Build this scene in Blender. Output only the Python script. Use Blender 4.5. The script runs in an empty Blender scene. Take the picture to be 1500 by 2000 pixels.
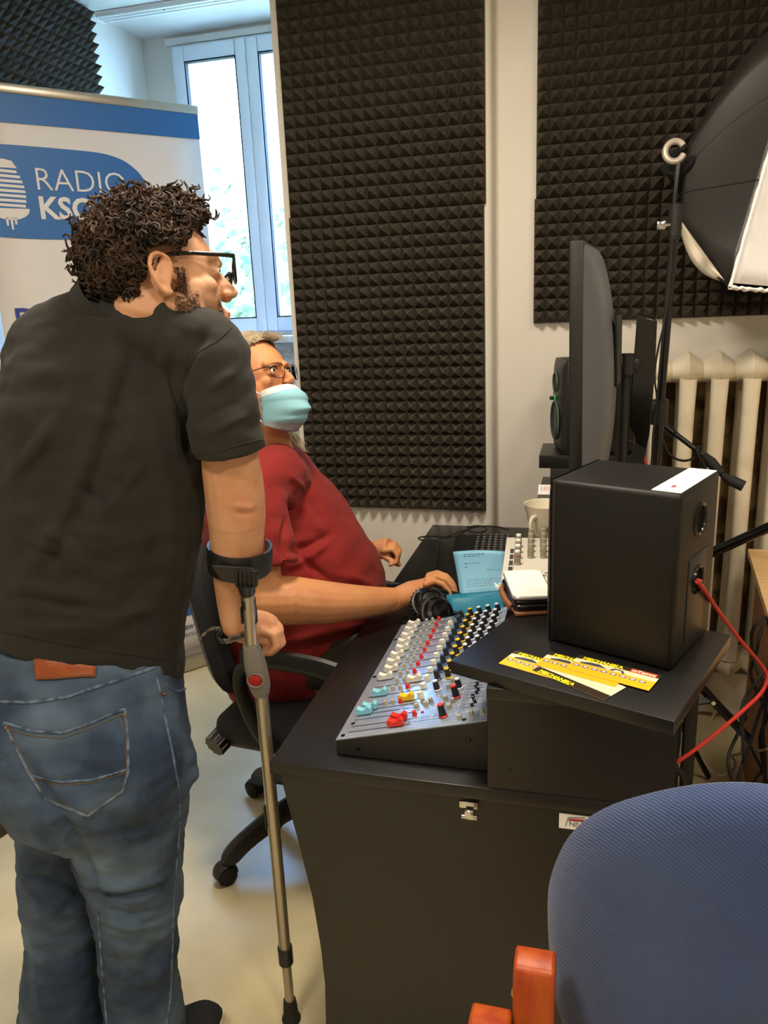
import bpy, bmesh, math, random
from mathutils import Vector as V, Matrix, noise
from mathutils.bvhtree import BVHTree
random.seed(7)
PI = math.pi
sc = bpy.context.scene
COL = sc.collection

# ---------------- camera, world, exposure, main lights ----------------
cd = bpy.data.cameras.new('camera'); cam = bpy.data.objects.new('camera', cd); COL.objects.link(cam)
cd.sensor_fit = 'HORIZONTAL'; cd.sensor_width = 36; cd.lens = 36; cd.clip_start = .02
cam.matrix_world = Matrix(((0.9668,-0.0283,0.2541,0),(0.2521,0.2648,-0.9308,0),(-0.0410,0.9639,0.2631,1.6),(0,0,0,1)))
sc.camera = cam
sc.view_settings.view_transform = 'Standard'; sc.view_settings.look = 'None'
sc.view_settings.gamma = 1; sc.view_settings.use_curve_mapping = False
sc.view_settings.exposure = 0.22
w = bpy.data.worlds.new('sky'); sc.world = w; w.use_nodes = True
bg = w.node_tree.nodes['Background']; bg.inputs[0].default_value = (.29, .55, 1, 1); bg.inputs[1].default_value = 30.0
def area(name, loc, rot, sx, sy, power, col):
    l = bpy.data.lights.new(name, 'AREA'); l.shape = 'RECTANGLE'; l.size = sx; l.size_y = sy
    l.energy = power; l.color = col
    o = bpy.data.objects.new(name, l); COL.objects.link(o); o.location = loc; o.rotation_euler = rot
    return o
WARM = (1, .88, .72)
LAMPS = [(-.75, -.1), (.75, -.1), (.75, 1.55), (-.5, 1.5)]
POW = [19, 21, 12, 30]
for (x, y), p in zip(LAMPS, POW):
    area('lamp_light', (x, y, 2.80), (0, 0, 0), .34, .34, p, WARM)
portal = area('window_portal', (-1.17, 3.96, 2.15), (math.radians(90), 0, PI), 1.7, 1.38, 1, (1, 1, 1)); portal.data.cycles.is_portal = True   # guides sky light through the window

# ---------------- helpers ----------------
WM = {}
def tag(o, label=None, cat=None, group=None, kind=None):
    if label: o['label'] = label
    if cat: o['category'] = cat
    if group: o['group'] = group
    if kind: o['kind'] = kind
    return o
def thing(name, label, cat, loc=(0, 0, 0), rot=(0, 0, 0), group=None):
    o = bpy.data.objects.new(name, None); COL.objects.link(o); o.empty_display_size = .05
    o.location = loc; o.rotation_euler = rot
    WM[o.name] = Matrix.LocRotScale(V(loc), __import__('mathutils').Euler(rot), None)
    return tag(o, label, cat, group)
def rgb(h):
    if isinstance(h, (tuple, list)): return tuple(h) + (1,)
    h = h.lstrip('#'); c = [int(h[i:i+2], 16)/255 for i in (0, 2, 4)]
    return tuple((x/12.92 if x <= .04045 else ((x+.055)/1.055)**2.4) for x in c) + (1,)
MATS = {}
def mat(name, c, rough=.5, metal=0., c2=None, nscale=20., bump=0., bscale=200., btype='NOISE', spec=.5, alpha=1., trans=0.,
        emit=None, estr=0., sheen=0., coat=0., sss=0., stretch=None, attr=None, lo=.35, hi=.65, detail=4., ior=None):
    m = bpy.data.materials.new(name); m.use_nodes = True; nt = m.node_tree; N = nt.nodes; L = nt.links
    b = N['Principled BSDF']; b.inputs['Base Color'].default_value = rgb(c)
    b.inputs['Roughness'].default_value = rough; b.inputs['Metallic'].default_value = metal
    b.inputs['Specular IOR Level'].default_value = spec; b.inputs['Alpha'].default_value = alpha
    b.inputs['Transmission Weight'].default_value = trans; b.inputs['Sheen Weight'].default_value = sheen
    b.inputs['Coat Weight'].default_value = coat
    if ior: b.inputs['IOR'].default_value = ior
    if sss:
        b.inputs['Subsurface Weight'].default_value = sss; b.inputs['Subsurface Radius'].default_value = (1, .35, .18)
        b.inputs['Subsurface Scale'].default_value = .006
    if emit: b.inputs['Emission Color'].default_value = rgb(emit); b.inputs['Emission Strength'].default_value = estr
    tc = N.new('ShaderNodeTexCoord'); vec = tc.outputs['Object']
    if stretch:
        mp = N.new('ShaderNodeMapping'); mp.inputs['Scale'].default_value = stretch; L.new(vec, mp.inputs[0]); vec = mp.outputs[0]
    last = None
    if c2:
        n = N.new('ShaderNodeTexNoise'); n.inputs['Scale'].default_value = nscale; n.inputs['Detail'].default_value = detail; L.new(vec, n.inputs[0])
        r = N.new('ShaderNodeMapRange'); r.inputs[1].default_value = lo; r.inputs[2].default_value = hi; L.new(n.outputs[0], r.inputs[0])
        x = N.new('ShaderNodeMix'); x.data_type = 'RGBA'; x.inputs[6].default_value = rgb(c); x.inputs[7].default_value = rgb(c2)
        L.new(r.outputs[0], x.inputs[0]); last = x.outputs[2]
    if attr:
        a = N.new('ShaderNodeAttribute'); a.attribute_name = attr
        if last:
            y = N.new('ShaderNodeMix'); y.data_type = 'RGBA'; y.blend_type = 'MULTIPLY'; y.inputs[0].default_value = 1
            L.new(last, y.inputs[6]); L.new(a.outputs[0], y.inputs[7]); last = y.outputs[2]
        else: last = a.outputs[0]
    if last: L.new(last, b.inputs['Base Color'])
    if bump:
        if btype == 'NOISE': n = N.new('ShaderNodeTexNoise'); n.inputs['Scale'].default_value = bscale; n.inputs['Detail'].default_value = 3
        elif btype == 'VORONOI': n = N.new('ShaderNodeTexVoronoi'); n.inputs['Scale'].default_value = bscale
        else: n = N.new('ShaderNodeTexWave'); n.inputs['Scale'].default_value = bscale; n.inputs['Distortion'].default_value = 1.5; n.bands_direction = 'DIAGONAL'
        L.new(vec, n.inputs[0]); bp = N.new('ShaderNodeBump'); bp.inputs['Strength'].default_value = bump; bp.inputs['Distance'].default_value = .002
        L.new(n.outputs[0], bp.inputs['Height']); L.new(bp.outputs[0], b.inputs['Normal'])
    MATS[name] = m
    return m

class MB:
    """collects shapes into one bmesh; build() links them as one mesh object"""
    def __init__(s): s.bm = bmesh.new(); s.mi = 0; s.mats = []
    def use(s, m):
        if m not in s.mats: s.mats.append(m)
        s.mi = s.mats.index(m); return s
    def _face(s, vs):
        try: f = s.bm.faces.new(vs); f.material_index = s.mi; return f
        except ValueError: return None
    def box(s, c, d, rot=None, bev=0, seg=2):
        t = bmesh.new(); bmesh.ops.create_cube(t, size=1)
        for v in t.verts: v.co = V((v.co.x*d[0], v.co.y*d[1], v.co.z*d[2]))
        if bev: bmesh.ops.bevel(t, geom=t.edges[:], offset=min(bev, min(d)*.49), segments=seg, profile=.5, affect='EDGES')
        M = Matrix.Translation(c)
        if rot is not None: M = M @ (rot.to_4x4() if isinstance(rot, Matrix) else __import__('mathutils').Euler(rot).to_matrix().to_4x4())
        return s.add(t, M)
    def bx(s, x0, x1, y0, y1, z0, z1, bev=0): return s.box(((x0+x1)/2, (y0+y1)/2, (z0+z1)/2), (x1-x0, y1-y0, z1-z0), None, bev)
    def add(s, t, M=None):
        mp = {}
        for v in t.verts: mp[v] = s.bm.verts.new(M @ v.co if M else v.co)
        for f in t.faces: s._face([mp[v] for v in f.verts])
        t.free(); return s
    def ring(s, c, u, v, ru, rv, n, ph=0):
        return [s.bm.verts.new(V(c) + u*(ru*math.cos(ph+2*PI*i/n)) + v*(rv*math.sin(ph+2*PI*i/n))) for i in range(n)]
    def skin(s, rings, cap=True, closed=False):
        n = len(rings[0]); R = rings + ([rings[0]] if closed else [])
        for a, b in zip(R, R[1:]):
            for i in range(n): s._face([a[i], a[(i+1) % n], b[(i+1) % n], b[i]])
        if cap and not closed: s._face(rings[0][::-1]); s._face(rings[-1])
        return s
    def tube(s, pts, r, n=10, closed=False, cap=True, smooth=0, flat=1., upv=None):
        pts = [V(p) for p in pts]
        rs = list(r) if isinstance(r, (list, tuple)) else [r]*len(pts)
        for _ in range(smooth):
            q, qr = [], []
            m = len(pts)
            for i in range(m if closed else m-1):
                a, b = pts[i], pts[(i+1) % m]; ra, rb = rs[i], rs[(i+1) % m]
                q += [a*.75+b*.25, a*.25+b*.75]; qr += [ra*.75+rb*.25, ra*.25+rb*.75]
            if not closed: q = [pts[0]]+q+[pts[-1]]; qr = [rs[0]]+qr+[rs[-1]]
            pts, rs = q, qr
        m = len(pts); u = None; rings = []
        for i in range(m):
            if closed: t = pts[(i+1) % m]-pts[i-1]
            else: t = pts[min(i+1, m-1)]-pts[max(i-1, 0)]
            t = t.normalized() if t.length > 1e-9 else V((0, 0, 1))
            if u is None: u = (V(upv) if upv else (V((0, 0, 1)) if abs(t.z) < .9 else V((1, 0, 0))))
            u = u - t*u.dot(t)
            u = u.normalized() if u.length > 1e-6 else t.orthogonal().normalized()
            v = t.cross(u)
            rings.append(s.ring(pts[i], u, v, rs[i]*flat, rs[i], n))
        return s.skin(rings, cap, closed)
    def cyl(s, a, b, r, r2=None, n=20): return s.tube([a, b], [r, r if r2 is None else r2], n)
    def sph(s, c, r, n=16, rot=None):
        t = bmesh.new(); bmesh.ops.create_uvsphere(t, u_segments=n, v_segments=max(6, n*2//3), radius=1)
        if not isinstance(r, (list, tuple)): r = (r, r, r)
        M = Matrix.Translation(c)
        if rot is not None: M = M @ rot.to_4x4()
        return s.add(t, M @ Matrix.Diagonal((*r, 1)))
    def lathe(s, c, prof, axis=(0, 0, 1), n=24, cap=False):
        a = V(axis).normalized(); u = a.orthogonal().normalized(); v = a.cross(u)
        return s.skin([s.ring(V(c)+a*h, u, v, max(r, 1e-5), max(r, 1e-5), n) for r, h in prof], cap)
    def prism(s, poly, o, u, v, t, bev=0):
        """polygon (a,b) in plane o+a*u+b*v extruded by vector t"""
        o, u, v, t = V(o), V(u), V(v), V(t)
        A = [s.bm.verts.new(o+u*a+v*b) for a, b in poly]; B = [s.bm.verts.new(x.co+t) for x in A]
        n = len(A); s._face(A[::-1]); s._face(B)
        for i in range(n): s._face([A[i], A[(i+1) % n], B[(i+1) % n], B[i]])
        return s
    def quad(s, *p): s._face([s.bm.verts.new(V(q)) for q in p]); return s
    def poly(s, pts): return s.quad(*pts)
    def grid(s, fn, nu, nv, thick=None):
        g = [[s.bm.verts.new(V(fn(i/nu, j/nv))) for j in range(nv+1)] for i in range(nu+1)]
        for i in range(nu):
            for j in range(nv): s._face([g[i][j], g[i+1][j], g[i+1][j+1], g[i][j+1]])
        return s
    def text(s, txt, M, size=1., off=0., align='LEFT', ext=.0):
        c = bpy.data.curves.new('t', 'FONT'); c.body = txt; c.size = size; c.offset = off; c.align_x = align; c.resolution_u = 3; c.extrude = ext
        o = bpy.data.objects.new('t', c); COL.objects.link(o); bpy.context.view_layer.update()
        me = bpy.data.meshes.new_from_object(o.evaluated_get(bpy.context.evaluated_depsgraph_get()))
        t = bmesh.new(); t.from_mesh(me); s.add(t, M); bpy.data.objects.remove(o); bpy.data.curves.remove(c); bpy.data.meshes.remove(me)
        return s
    def build(s, name, m=None, parent=None, world=False, smooth=True, bevel=0, solid=0, sub=0, origin=None, fix=True, ang=35):
        if m and not s.mats: s.mats = [m]
        bm = s.bm
        if fix: bmesh.ops.recalc_face_normals(bm, faces=bm.faces[:])
        W = Matrix.Identity(4)
        if parent is not None:
            W = WM[parent.name]
            if world: bmesh.ops.transform(bm, matrix=W.inverted(), verts=bm.verts[:])
        elif origin is not None:
            W = Matrix.Translation(origin)
            if world: bmesh.ops.transform(bm, matrix=W.inverted(), verts=bm.verts[:])
        elif bm.verts:
            xs = [v.co.x for v in bm.verts]; ys = [v.co.y for v in bm.verts]; zs = [v.co.z for v in bm.verts]
            W = Matrix.Translation(((min(xs)+max(xs))/2, (min(ys)+max(ys))/2, min(zs)))
            bmesh.ops.transform(bm, matrix=W.inverted(), verts=bm.verts[:])
        if smooth:
            for f in bm.faces: f.smooth = True
            for e in bm.edges:
                if len(e.link_faces) == 2 and e.calc_face_angle(0) > math.radians(ang): e.smooth = False
        me = bpy.data.meshes.new(name); bm.to_mesh(me); bm.free()
        for x in s.mats: me.materials.append(x)
        o = bpy.data.objects.new(name, me); COL.objects.link(o)
        if parent is not None: o.parent = parent
        else: o.location = W.translation
        WM[o.name] = W
        if solid: md = o.modifiers.new('s', 'SOLIDIFY'); md.thickness = solid; md.offset = 0
        if bevel: md = o.modifiers.new('b', 'BEVEL'); md.width = bevel; md.segments = 2; md.limit_method = 'ANGLE'; md.angle_limit = math.radians(40)
        if sub: md = o.modifiers.new('u', 'SUBSURF'); md.levels = sub; md.render_levels = sub
        return o
def copy_tree(o, parent=None):
    c = o.copy(); COL.objects.link(c); c.parent = parent
    WM[c.name] = WM[o.name]
    for ch in o.children: copy_tree(ch, c)
    return c
def st(o): o['kind'] = 'structure'; return o
def frame(o, u, v, w=None):
    """matrix with origin o and axes u, v, (w)"""
    u, v = V(u).normalized(), V(v).normalized(); w = V(w).normalized() if w else u.cross(v)
    return Matrix(((u.x, v.x, w.x, o[0]), (u.y, v.y, w.y, o[1]), (u.z, v.z, w.z, o[2]), (0, 0, 0, 1)))

# ---------------- materials ----------------
M_wall = mat('wall_paint', '#d9d3c8', .85, c2='#d4cec2', nscale=3, bump=.25, bscale=60)
M_ceil = mat('ceiling_paint', '#dcd8ce', .9)
M_floor = mat('vinyl_floor', '#d3c69f', .30, c2='#cbbd94', nscale=9, bump=.05, bscale=30, spec=.5)
M_foam = mat('acoustic_foam', '#39342c', .95, c2='#4b453a', nscale=60, bump=.8, bscale=900, spec=.25)
M_black = mat('black_plastic', '#151515', .45, bump=.06, bscale=900)
M_blackg = mat('glossy_black_plastic', '#0b0b0c', .2)
M_rubber = mat('black_rubber', '#131312', .75)
M_desk = mat('black_desk_laminate', '#0b0b0c', .36, c2='#0f0f10', nscale=80, bump=.12, bscale=500, spec=.55)
M_spk = mat('black_vinyl_cabinet', '#0c0b0a', .5, bump=.15, bscale=900, spec=.35)
M_alu = mat('brushed_aluminium', '#b7b0a2', .35, metal=.85)
M_chrome = mat('chrome_steel', '#cfcfcf', .15, metal=1)
M_pvc = mat('white_window_plastic', '#dfe6ee', .4)
M_white = mat('white_plastic', '#e8e6e0', .45)
M_glass = mat('window_glass', '#ffffff', .0, trans=1., ior=1.02, spec=.3)
M_rad = mat('radiator_enamel', '#d8cfb8', .4, c2='#c9bda2', nscale=14, bump=.25, bscale=40, lo=.5, hi=.8)

# ---------------- setting ----------------
XL, XR, YB, YP, YR, YW, ZC = -2.19, 2.3, -1.9, 2.85, 2.95, 3.85, 2.9
def bxs(name, *a, m=M_wall): b = MB(); b.bx(*a); return st(b.build(name, m, smooth=False))
bxs('floor', XL-.1, XR+.1, YB-.1, YW+.25, -.1, 0, m=M_floor)
bxs('ceiling', XL-.1, XR+.1, YB-.1, YW+.25, ZC, ZC+.1, m=M_ceil)
bxs('wall_left', XL-.1, XL, YB-.1, YW+.25, 0, ZC)
bxs('wall_right', XR, XR+.1, YB-.1, YW+.25, 0, ZC)
bxs('wall_behind', XL, XR, YB-.1, YB, 0, ZC)
# pier between the niche and the radiator wall, with softly rounded right corner
b = MB(); r = .03
pl = [(-1.112, YW), (-1.112, YP), (-.345-r, YP)] + [(-.345-r+r*math.sin(a), YP+r-r*math.cos(a)) for a in (.4, .8, 1.2, 1.57)] + [(-.345, YW)]
b.prism(pl, (0, 0, 0), (1, 0, 0), (0, 1, 0), (0, 0, ZC)); st(b.build('wall_pier', M_wall))
bxs('wall_back', -.345, XR, YR, YW, 0, ZC)
bxs('baseboard_back', -.33, 2.2, YR-.07, YR, .02, .19, m=M_wall)
bxs('trim_1', -.33, 2.2, YR-.045, YR, 0, .03, m=M_floor)
# window wall with its opening
wx0, wx1, wz0, wz1 = -2.02, -.3, 1.46, 2.845
b = MB(); b.bx(XL, wx0, YW, YW+.25, 0, ZC); b.bx(wx1, -.1, YW, YW+.25, 0, ZC); b.bx(wx0, wx1, YW, YW+.25, 0, wz0); b.bx(wx0, wx1, YW, YW+.25, wz1, ZC)
st(b.build('wall_window', M_wall, smooth=False))
win = thing('window_1', None, None, (-1.2, YW, wz0)); st(win)
b = MB()
def fr(b, x0, x1, z0, z1, w, y0, y1, bev=.006):
    b.bx(x0, x0+w, y0, y1, z0, z1, bev); b.bx(x1-w, x1, y0, y1, z0, z1, bev); b.bx(x0+w, x1-w, y0, y1, z0, z0+w, bev); b.bx(x0+w, x1-w, y0, y1, z1-w, z1, bev)
fr(b, wx0, wx1, wz0, wz1, .055, YW-.03, YW+.07); b.build('window_frame', M_pvc, win, world=True)
# two casements: the left one's glass runs x=-1.95..-1.64, the mullion pair -1.64..-1.54
def sash(x0, x1, wl, wr, name='window_sash'):
    b = MB(); z0, z1 = wz0+.02, wz1-.012; y0, y1 = YW-.055, YW+.03
    b.bx(x0, x0+wl, y0, y1, z0, z1, .008); b.bx(x1-wr, x1, y0, y1, z0, z1, .008)
    b.bx(x0+wl, x1-wr, y0, y1, z0, z0+.07, .008); b.bx(x0+wl, x1-wr, y0, y1, z1-.068, z1, .008)
    o = b.build(name, M_pvc, win, world=True)
    g = MB(); g.bx(x0+wl-.003, x1-wr+.003, YW-.015, YW-.005, z0+.065, z1-.063); go = g.build('glass_pane', M_glass, o, world=True, smooth=False)
    k = MB(); fr(k, x0+wl-.001, x1-wr+.001, z0+.069, z1-.067, .006, YW-.05, YW-.02, 0); k.build('rubber_gasket', M_rubber, o, world=True, smooth=False)
sash(-2.0, -1.62, .055, .055); sash(-1.62, -.32, .06, .055)
b = MB(); b.cyl((-1.93, YW-.06, 2.28), (-1.93, YW-.06, 2.36), .006); b.build('hinge', M_pvc, win, world=True)
b = MB(); b.bx(-2.055, -1.0, YW-.022, YW-.0, 2.85, 2.882, .003); b.build('top_trim', M_white, win, world=True)
b = MB(); b.bx(-2.16, -1.13, YW-.17, YW+.02, 1.425, 1.46, .008); b.build('window_sill', M_pvc, win, world=True)
# curtain rail on the ceiling
cr = thing('curtain_rail', 'white double-track curtain rail screwed to the ceiling before the window', 'curtain rail', (-1.6, 3.3, ZC))
b = MB(); a, c = V((-2.18, 3.49, ZC-.012)), V((-.4, 3.49, ZC-.012))
for dy in (-.03, .0, .03): b.box((a+c)/2+V((0, dy, 0)), (1.78, .02, .022), None, .004)
b.box((a+c)/2+V((0, 0, .006)), (1.78, .09, .008)); b.build('rail', M_white, cr, world=True)
b = MB(); b.box(a+V((-.008, 0, 0)), (.016, .09, .028), None, .005); b.build('end_cap', M_white, cr, world=True)
for i in range(7): b = MB(); b.cyl((-1.85+i*.25, 3.475, ZC-.022), (-1.85+i*.25, 3.475, ZC-.026), .006, n=10); b.build('screw', M_alu, cr, world=True)
# ceiling light fixtures
b0 = None
for i, (x, y) in enumerate(LAMPS):
    t = thing('ceiling_light', 'square ceiling lamp panel, '+['left rear one', 'right rear one', 'one above the near end of the desk', 'one above the seated person'][i], 'ceiling light', (x, y, ZC), group='ceiling lamps')
    b = MB(); b.box((0, 0, -.03), (.40, .40, .06), None, .01); b.build('housing', M_white, t)
    b = MB(); b.box((0, 0, -.063), (.36, .36, .008)); b.build('diffuser', mat('lamp_diffuser', '#fff4dd', .5, emit='#ffe9c8', estr=3), t)
# outside: pale ground slope and leafy trees
M_leaf = mat('leaves', '#66774e', .6, c2='#98a27c', nscale=4); M_grass = mat('grass_slope', '#8f9468', .9, c2='#b5b08c', nscale=3)
b = MB(); b.grid(lambda u, v: (-9+u*14, 5+v*8, -1.2+v*3.0+.25*noise.noise(V((u*6, v*6, 0)))), 24, 16); st(b.build('ground_outside', M_grass))
M_bark = mat('bark', '#b3a48e', .9)
for i, (tx, ty, th, rr) in enumerate([(-4.4, 9, 4.2, 1.3), (-8.0, 12, 5.0, 1.5), (-3.0, 13.5, 4.6, 1.5)]):
    lab = ['leafy green tree outside the window, nearest of the three', 'leafy green tree outside the window, leftmost of the three', 'leafy green tree outside the window, rightmost of the three'][i]
    t = thing('tree', lab, 'tree', (tx, ty, .3)); b = MB(); b.tube([(0, 0, -.6), (.05, 0, .6), (0, .05, th*.5)], [.13, .1, .05], 8)
    for k in range(6):
        a = k*1.05; b.tube([(0, 0, th*.22), (math.cos(a)*rr*.6, math.sin(a)*rr*.6, th*.45)], [.04, .015], 5)
    b.build('trunk', M_bark, t); b = MB(); rn = random.Random(i)
    for k in range(1500):
        d = V((rn.gauss(0, 1), rn.gauss(0, 1), rn.gauss(0, 1))).normalized()*rr*rn.random()**.4
        p = V((0, 0, th*.42))+V((d.x, d.y, d.z*.9)); u = V((rn.gauss(0, 1), rn.gauss(0, 1), rn.gauss(0, 1))).normalized()*.1; q = u.orthogonal()*.6
        b.quad(p-u, p+q, p+u, p-q)
    b.build('foliage', M_leaf, t, smooth=False)

# ---------------- acoustic foam ----------------
def foam(label, o, u, v, n, nu, nv, p=.0423, depth=.045, base=.012):
    """nu x nv pyramids from corner o along u and v, standing out along n"""
    u, v, n = V(u), V(v), V(n); b = MB(); o = V(o)
    P = {}
    for i in range(nu+1):
        for j in range(nv+1): P[i, j] = b.bm.verts.new(o+u*(i*p)+v*(j*p)+n*base)
    for i in range(nu):
        for j in range(nv):
            a = b.bm.verts.new(o+u*((i+.5)*p)+v*((j+.5)*p)+n*(base+depth*(1+.05*math.sin(i*7+j*3))))
            c = [P[i, j], P[i+1, j], P[i+1, j+1], P[i, j+1]]
            for k in range(4): b._face([c[k], c[(k+1) % 4], a])
    Z = [b.bm.verts.new(o+u*x+v*y) for x, y in ((0, 0), (nu*p, 0), (nu*p, nv*p), (0, nv*p))]
    b._face(Z)
    E = [[P[i, 0] for i in range(nu+1)], [P[nu, j] for j in range(nv+1)], [P[i, nv] for i in range(nu, -1, -1)], [P[0, j] for j in range(nv, -1, -1)]]
    for k in range(4):
        vs = E[k]
        b._face([Z[k], Z[(k+1) % 4]] + vs[::-1])
    return tag(b.build('acoustic_panel', M_foam, smooth=False), label, 'foam panel')
foam('black pyramid foam panel, lower of two on the white pier behind the seated person', (-1.09, YP-.001, .815), (1, 0, 0), (0, 0, 1), (0, -1, 0), 17, 26)
foam('black pyramid foam panel, upper of two on the white pier beside the window', (-1.084, YP-.001, 1.9165), (1, 0, 0), (0, 0, 1), (0, -1, 0), 17, 22)
foam('black pyramid foam panel hung directly above the radiator, behind the monitor', (-.205, YR-.001, 1.505), (1, 0, 0), (0, 0, 1), (0, -1, 0), 30, 10)
foam('black pyramid foam panel on the radiator wall, upper one behind the softbox', (-.2, YR-.001, 1.9295), (1, 0, 0), (0, 0, 1), (0, -1, 0), 30, 22)
foam('black pyramid foam panel on the left wall above the roll-up banner', (XL+.001, 3.4, 2.26), (0, -1, 0), (0, 0, 1), (1, 0, 0), 46, 15)

# ---------------- roll-up banner ----------------
M_print = mat('banner_white', '#ddd9d6', .45); M_blue = mat('banner_blue', '#1f66a8', .45); M_indigo = mat('banner_indigo', '#2a3a96', .5); M_grey = mat('banner_grey_print', '#6b7080', .5)
bd = V((.62, .785, 0)).normalized(); bR = V((-1.58, 3.155, 0)); BW = .86
bn = V((bd.y, -bd.x, 0)); bO = bR-bd*BW
ban = thing('rollup_banner', 'white and blue roll-up radio banner standing behind the standing person', 'banner', tuple((bO+bR)/2))
def bp(s, z, o=0): return bO+bd*s+V((0, 0, z))+bn*o   # s from the left edge
b = MB(); b.use(M_print)
b.grid(lambda a, c: bp(a*BW, .07+c*2.30, .004*math.sin(c*9)*math.sin(a*3)), 6, 20)
b.build('banner_sheet', None, ban, world=True, solid=.001, fix=True)
def bfr(s, z): return frame(bp(s, z, .008), bd, (0, 0, 1), bn)
b = MB(); b.use(M_blue)
b.prism([(.0, 2.272), (BW, 2.277), (BW, 2.37), (.0, 2.37)], bp(0, 0, .004), bd, (0, 0, 1), bn*.002)
def blob():
    P = [(-.16, 1.93), (-.05, 1.895), (.12, 1.88), (.46, 1.88), (.60, 1.90), (.625, 1.97), (.62, 2.05), (.60, 2.13), (.50, 2.195), (.30, 2.20), (.0, 2.20), (-.14, 2.17)]
    pts = [V((x, y)) for x, y in P]
    for _ in range(3):
        q = []
        for i in range(len(pts)):
            a, c = pts[i], pts[(i+1) % len(pts)]; q += [a*.75+c*.25, a*.25+c*.75]
        pts = q
    return [(max(p.x, .003), p.y) for p in pts]
b.prism(blob(), bp(0, 0, .004), bd, (0, 0, 1), bn*.002)
b.use(M_print)
b.text('RADIO', bfr(.185, 2.052), .112, -.0012); b.text('KSO', bfr(.187, 1.954), .108, .003)
# studio microphone emblem: barred capsule on a dripping cup
cx = .088
for k in range(8):
    z = 2.118-k*.0165; wv = .062*math.sqrt(max(.1, 1-((k-4.4)/6.)**2))
    b.prism([(cx-wv, z), (cx+wv, z-.004), (cx+wv, z-.0135), (cx-wv, z-.0095)], bp(0, 0, .0065), bd, (0, 0, 1), bn*.001)
b.prism([(cx-.05, 2.122), (cx-.035, 2.146), (cx, 2.152), (cx+.03, 2.146), (cx+.045, 2.122)], bp(0, 0, .0065), bd, (0, 0, 1), bn*.001)
b.prism([(cx-.068, 1.985)]+[(cx+.068*math.cos(a), 1.983-.038*math.sin(a)) for a in [PI-.4*i for i in range(1, 8)]][::1]+[(cx+.068, 1.985)], bp(0, 0, .0065), bd, (0, 0, 1), bn*.001)
for dx, zz in ((-.015, 1.925), (0, 1.912), (.014, 1.93)): b.prism([(cx+dx-.005, 1.955), (cx+dx+.005, 1.955), (cx+dx+.003, zz), (cx+dx-.003, zz)], bp(0, 0, .0065), bd, (0, 0, 1), bn*.001)
b.use(M_indigo); b.text('RA', bfr(.035, 1.519), .172, -.001)
b.use(M_grey); b.text('aw', bfr(.553, .187), .040, .001); b.text('enia', bfr(.549, .150), .040)
b.use(M_blue); b.prism([(.0, .25), (BW, .25), (BW, .33), (0, .33)], bp(0, 0, .004), bd, (0, 0, 1), bn*.002)
b.build('banner_print', None, ban, world=True, smooth=False)
ax = Matrix(((bd.x, bn.x, 0), (bd.y, bn.y, 0), (0, 0, 1)))
b = MB(); b.box(bp(BW/2, 2.385, .0), (BW+.01, .022, .035), ax, .008); b.build('top_rail', M_alu, ban, world=True)
b = MB(); b.box(bp(BW/2, .045, -.02), (BW+.03, .16, .085), ax, .015); b.build('base', M_alu, ban, world=True)
b = MB(); b.cyl(bp(BW/2, .08, -.05), bp(BW/2, 2.36, -.03), .01); b.build('support_pole', M_alu, ban, world=True)

# ---------------- desk ----------------
desk = thing('studio_desk', 'long black laminate studio desk with curved end panel and raised rear shelf', 'desk', (-.2, 2.0, 0))
X0, Y0, Y1 = -.58, 1.2, 2.845
b = MB(); b.bx(X0, .16, Y0, Y1, .724, .75, .002); b.build('desktop', M_desk, desk, world=True)
b = MB()
cv = [(-.565, .724), (-.555, .66), (-.54, .581), (-.517, .439), (-.507, .315), (-.504, .22), (-.508, .126), (-.515, .0)]
b.prism([(.16, .724)]+cv+[(.16, 0)], (0, Y0+.012, 0), (1, 0, 0), (0, 0, 1), (0, .022, 0)); b.build('end_panel', M_desk, desk, world=True, bevel=.001)
b = MB(); b.prism([(.16, .724)]+cv+[(.16, 0)], (0, Y1-.04, 0), (1, 0, 0), (0, 0, 1), (0, .022, 0)); b.build('end_panel', M_desk, desk, world=True)
b = MB(); b.bx(.10, .122, Y0+.034, Y1-.04, .05, .724); b.build('back_panel', M_desk, desk, world=True)
b = MB(); b.bx(-.157, -.139, Y0+.003, Y1, .75, .928); b.bx(.14, .158, Y0+.003, Y1, .75, .928); b.bx(-.139, .14, Y0+.003, Y0+.021, .75, .928); b.bx(-.139, .14, Y1-.02, Y1, .75, .928)
b.build('riser_panel', M_desk, desk, world=True, smooth=False)
b = MB(); b.bx(-.158, .158, Y0, Y1, .928, .95, .0015); b.build('riser_shelf', M_desk, desk, world=True)
b = MB(); b.cyl((-.117, Y0+.0025, .79), (-.117, Y0+.004, .79), .004, n=12); b.build('cam_hole', M_rubber, desk, world=True)
# toggle latch and sticker on the end panel
lt = MB(); p = V((-0.1914,1.2000,0.7115)); lt.box(p+V((0, 0, 0)), (.034, .006, .014), None, .002); la = lt.build('latch', M_chrome, desk, world=True)
lt = MB(); lt.box(p+V((.002, -.008, -.016)), (.017, .007, .022), (.25, 0, 0), .003); lt.cyl(p+V((-.012, -.006, -.022)), p+V((.016, -.006, -.022)), .004, n=10); lt.build('catch', M_chrome, la, world=True)
M_paper = mat('white_paper', '#eceae6', .6); M_red = mat('red_ink', '#c03038', .6); M_ink = mat('dark_ink', '#3a3a40', .6)
b = MB(); b.use(M_paper); q0, q1 = V((-0.0307,1.2120,0.7102)), V((-0.0301,1.2120,0.6794))
sw, sh = .085, q0.z-q1.z; b.bx(q0.x, q0.x+sw, 1.2105, 1.212, q1.z, q0.z)
def sti(x, z): return (q0.x+x*sw, 1.2098, q1.z+z*sh)
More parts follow.
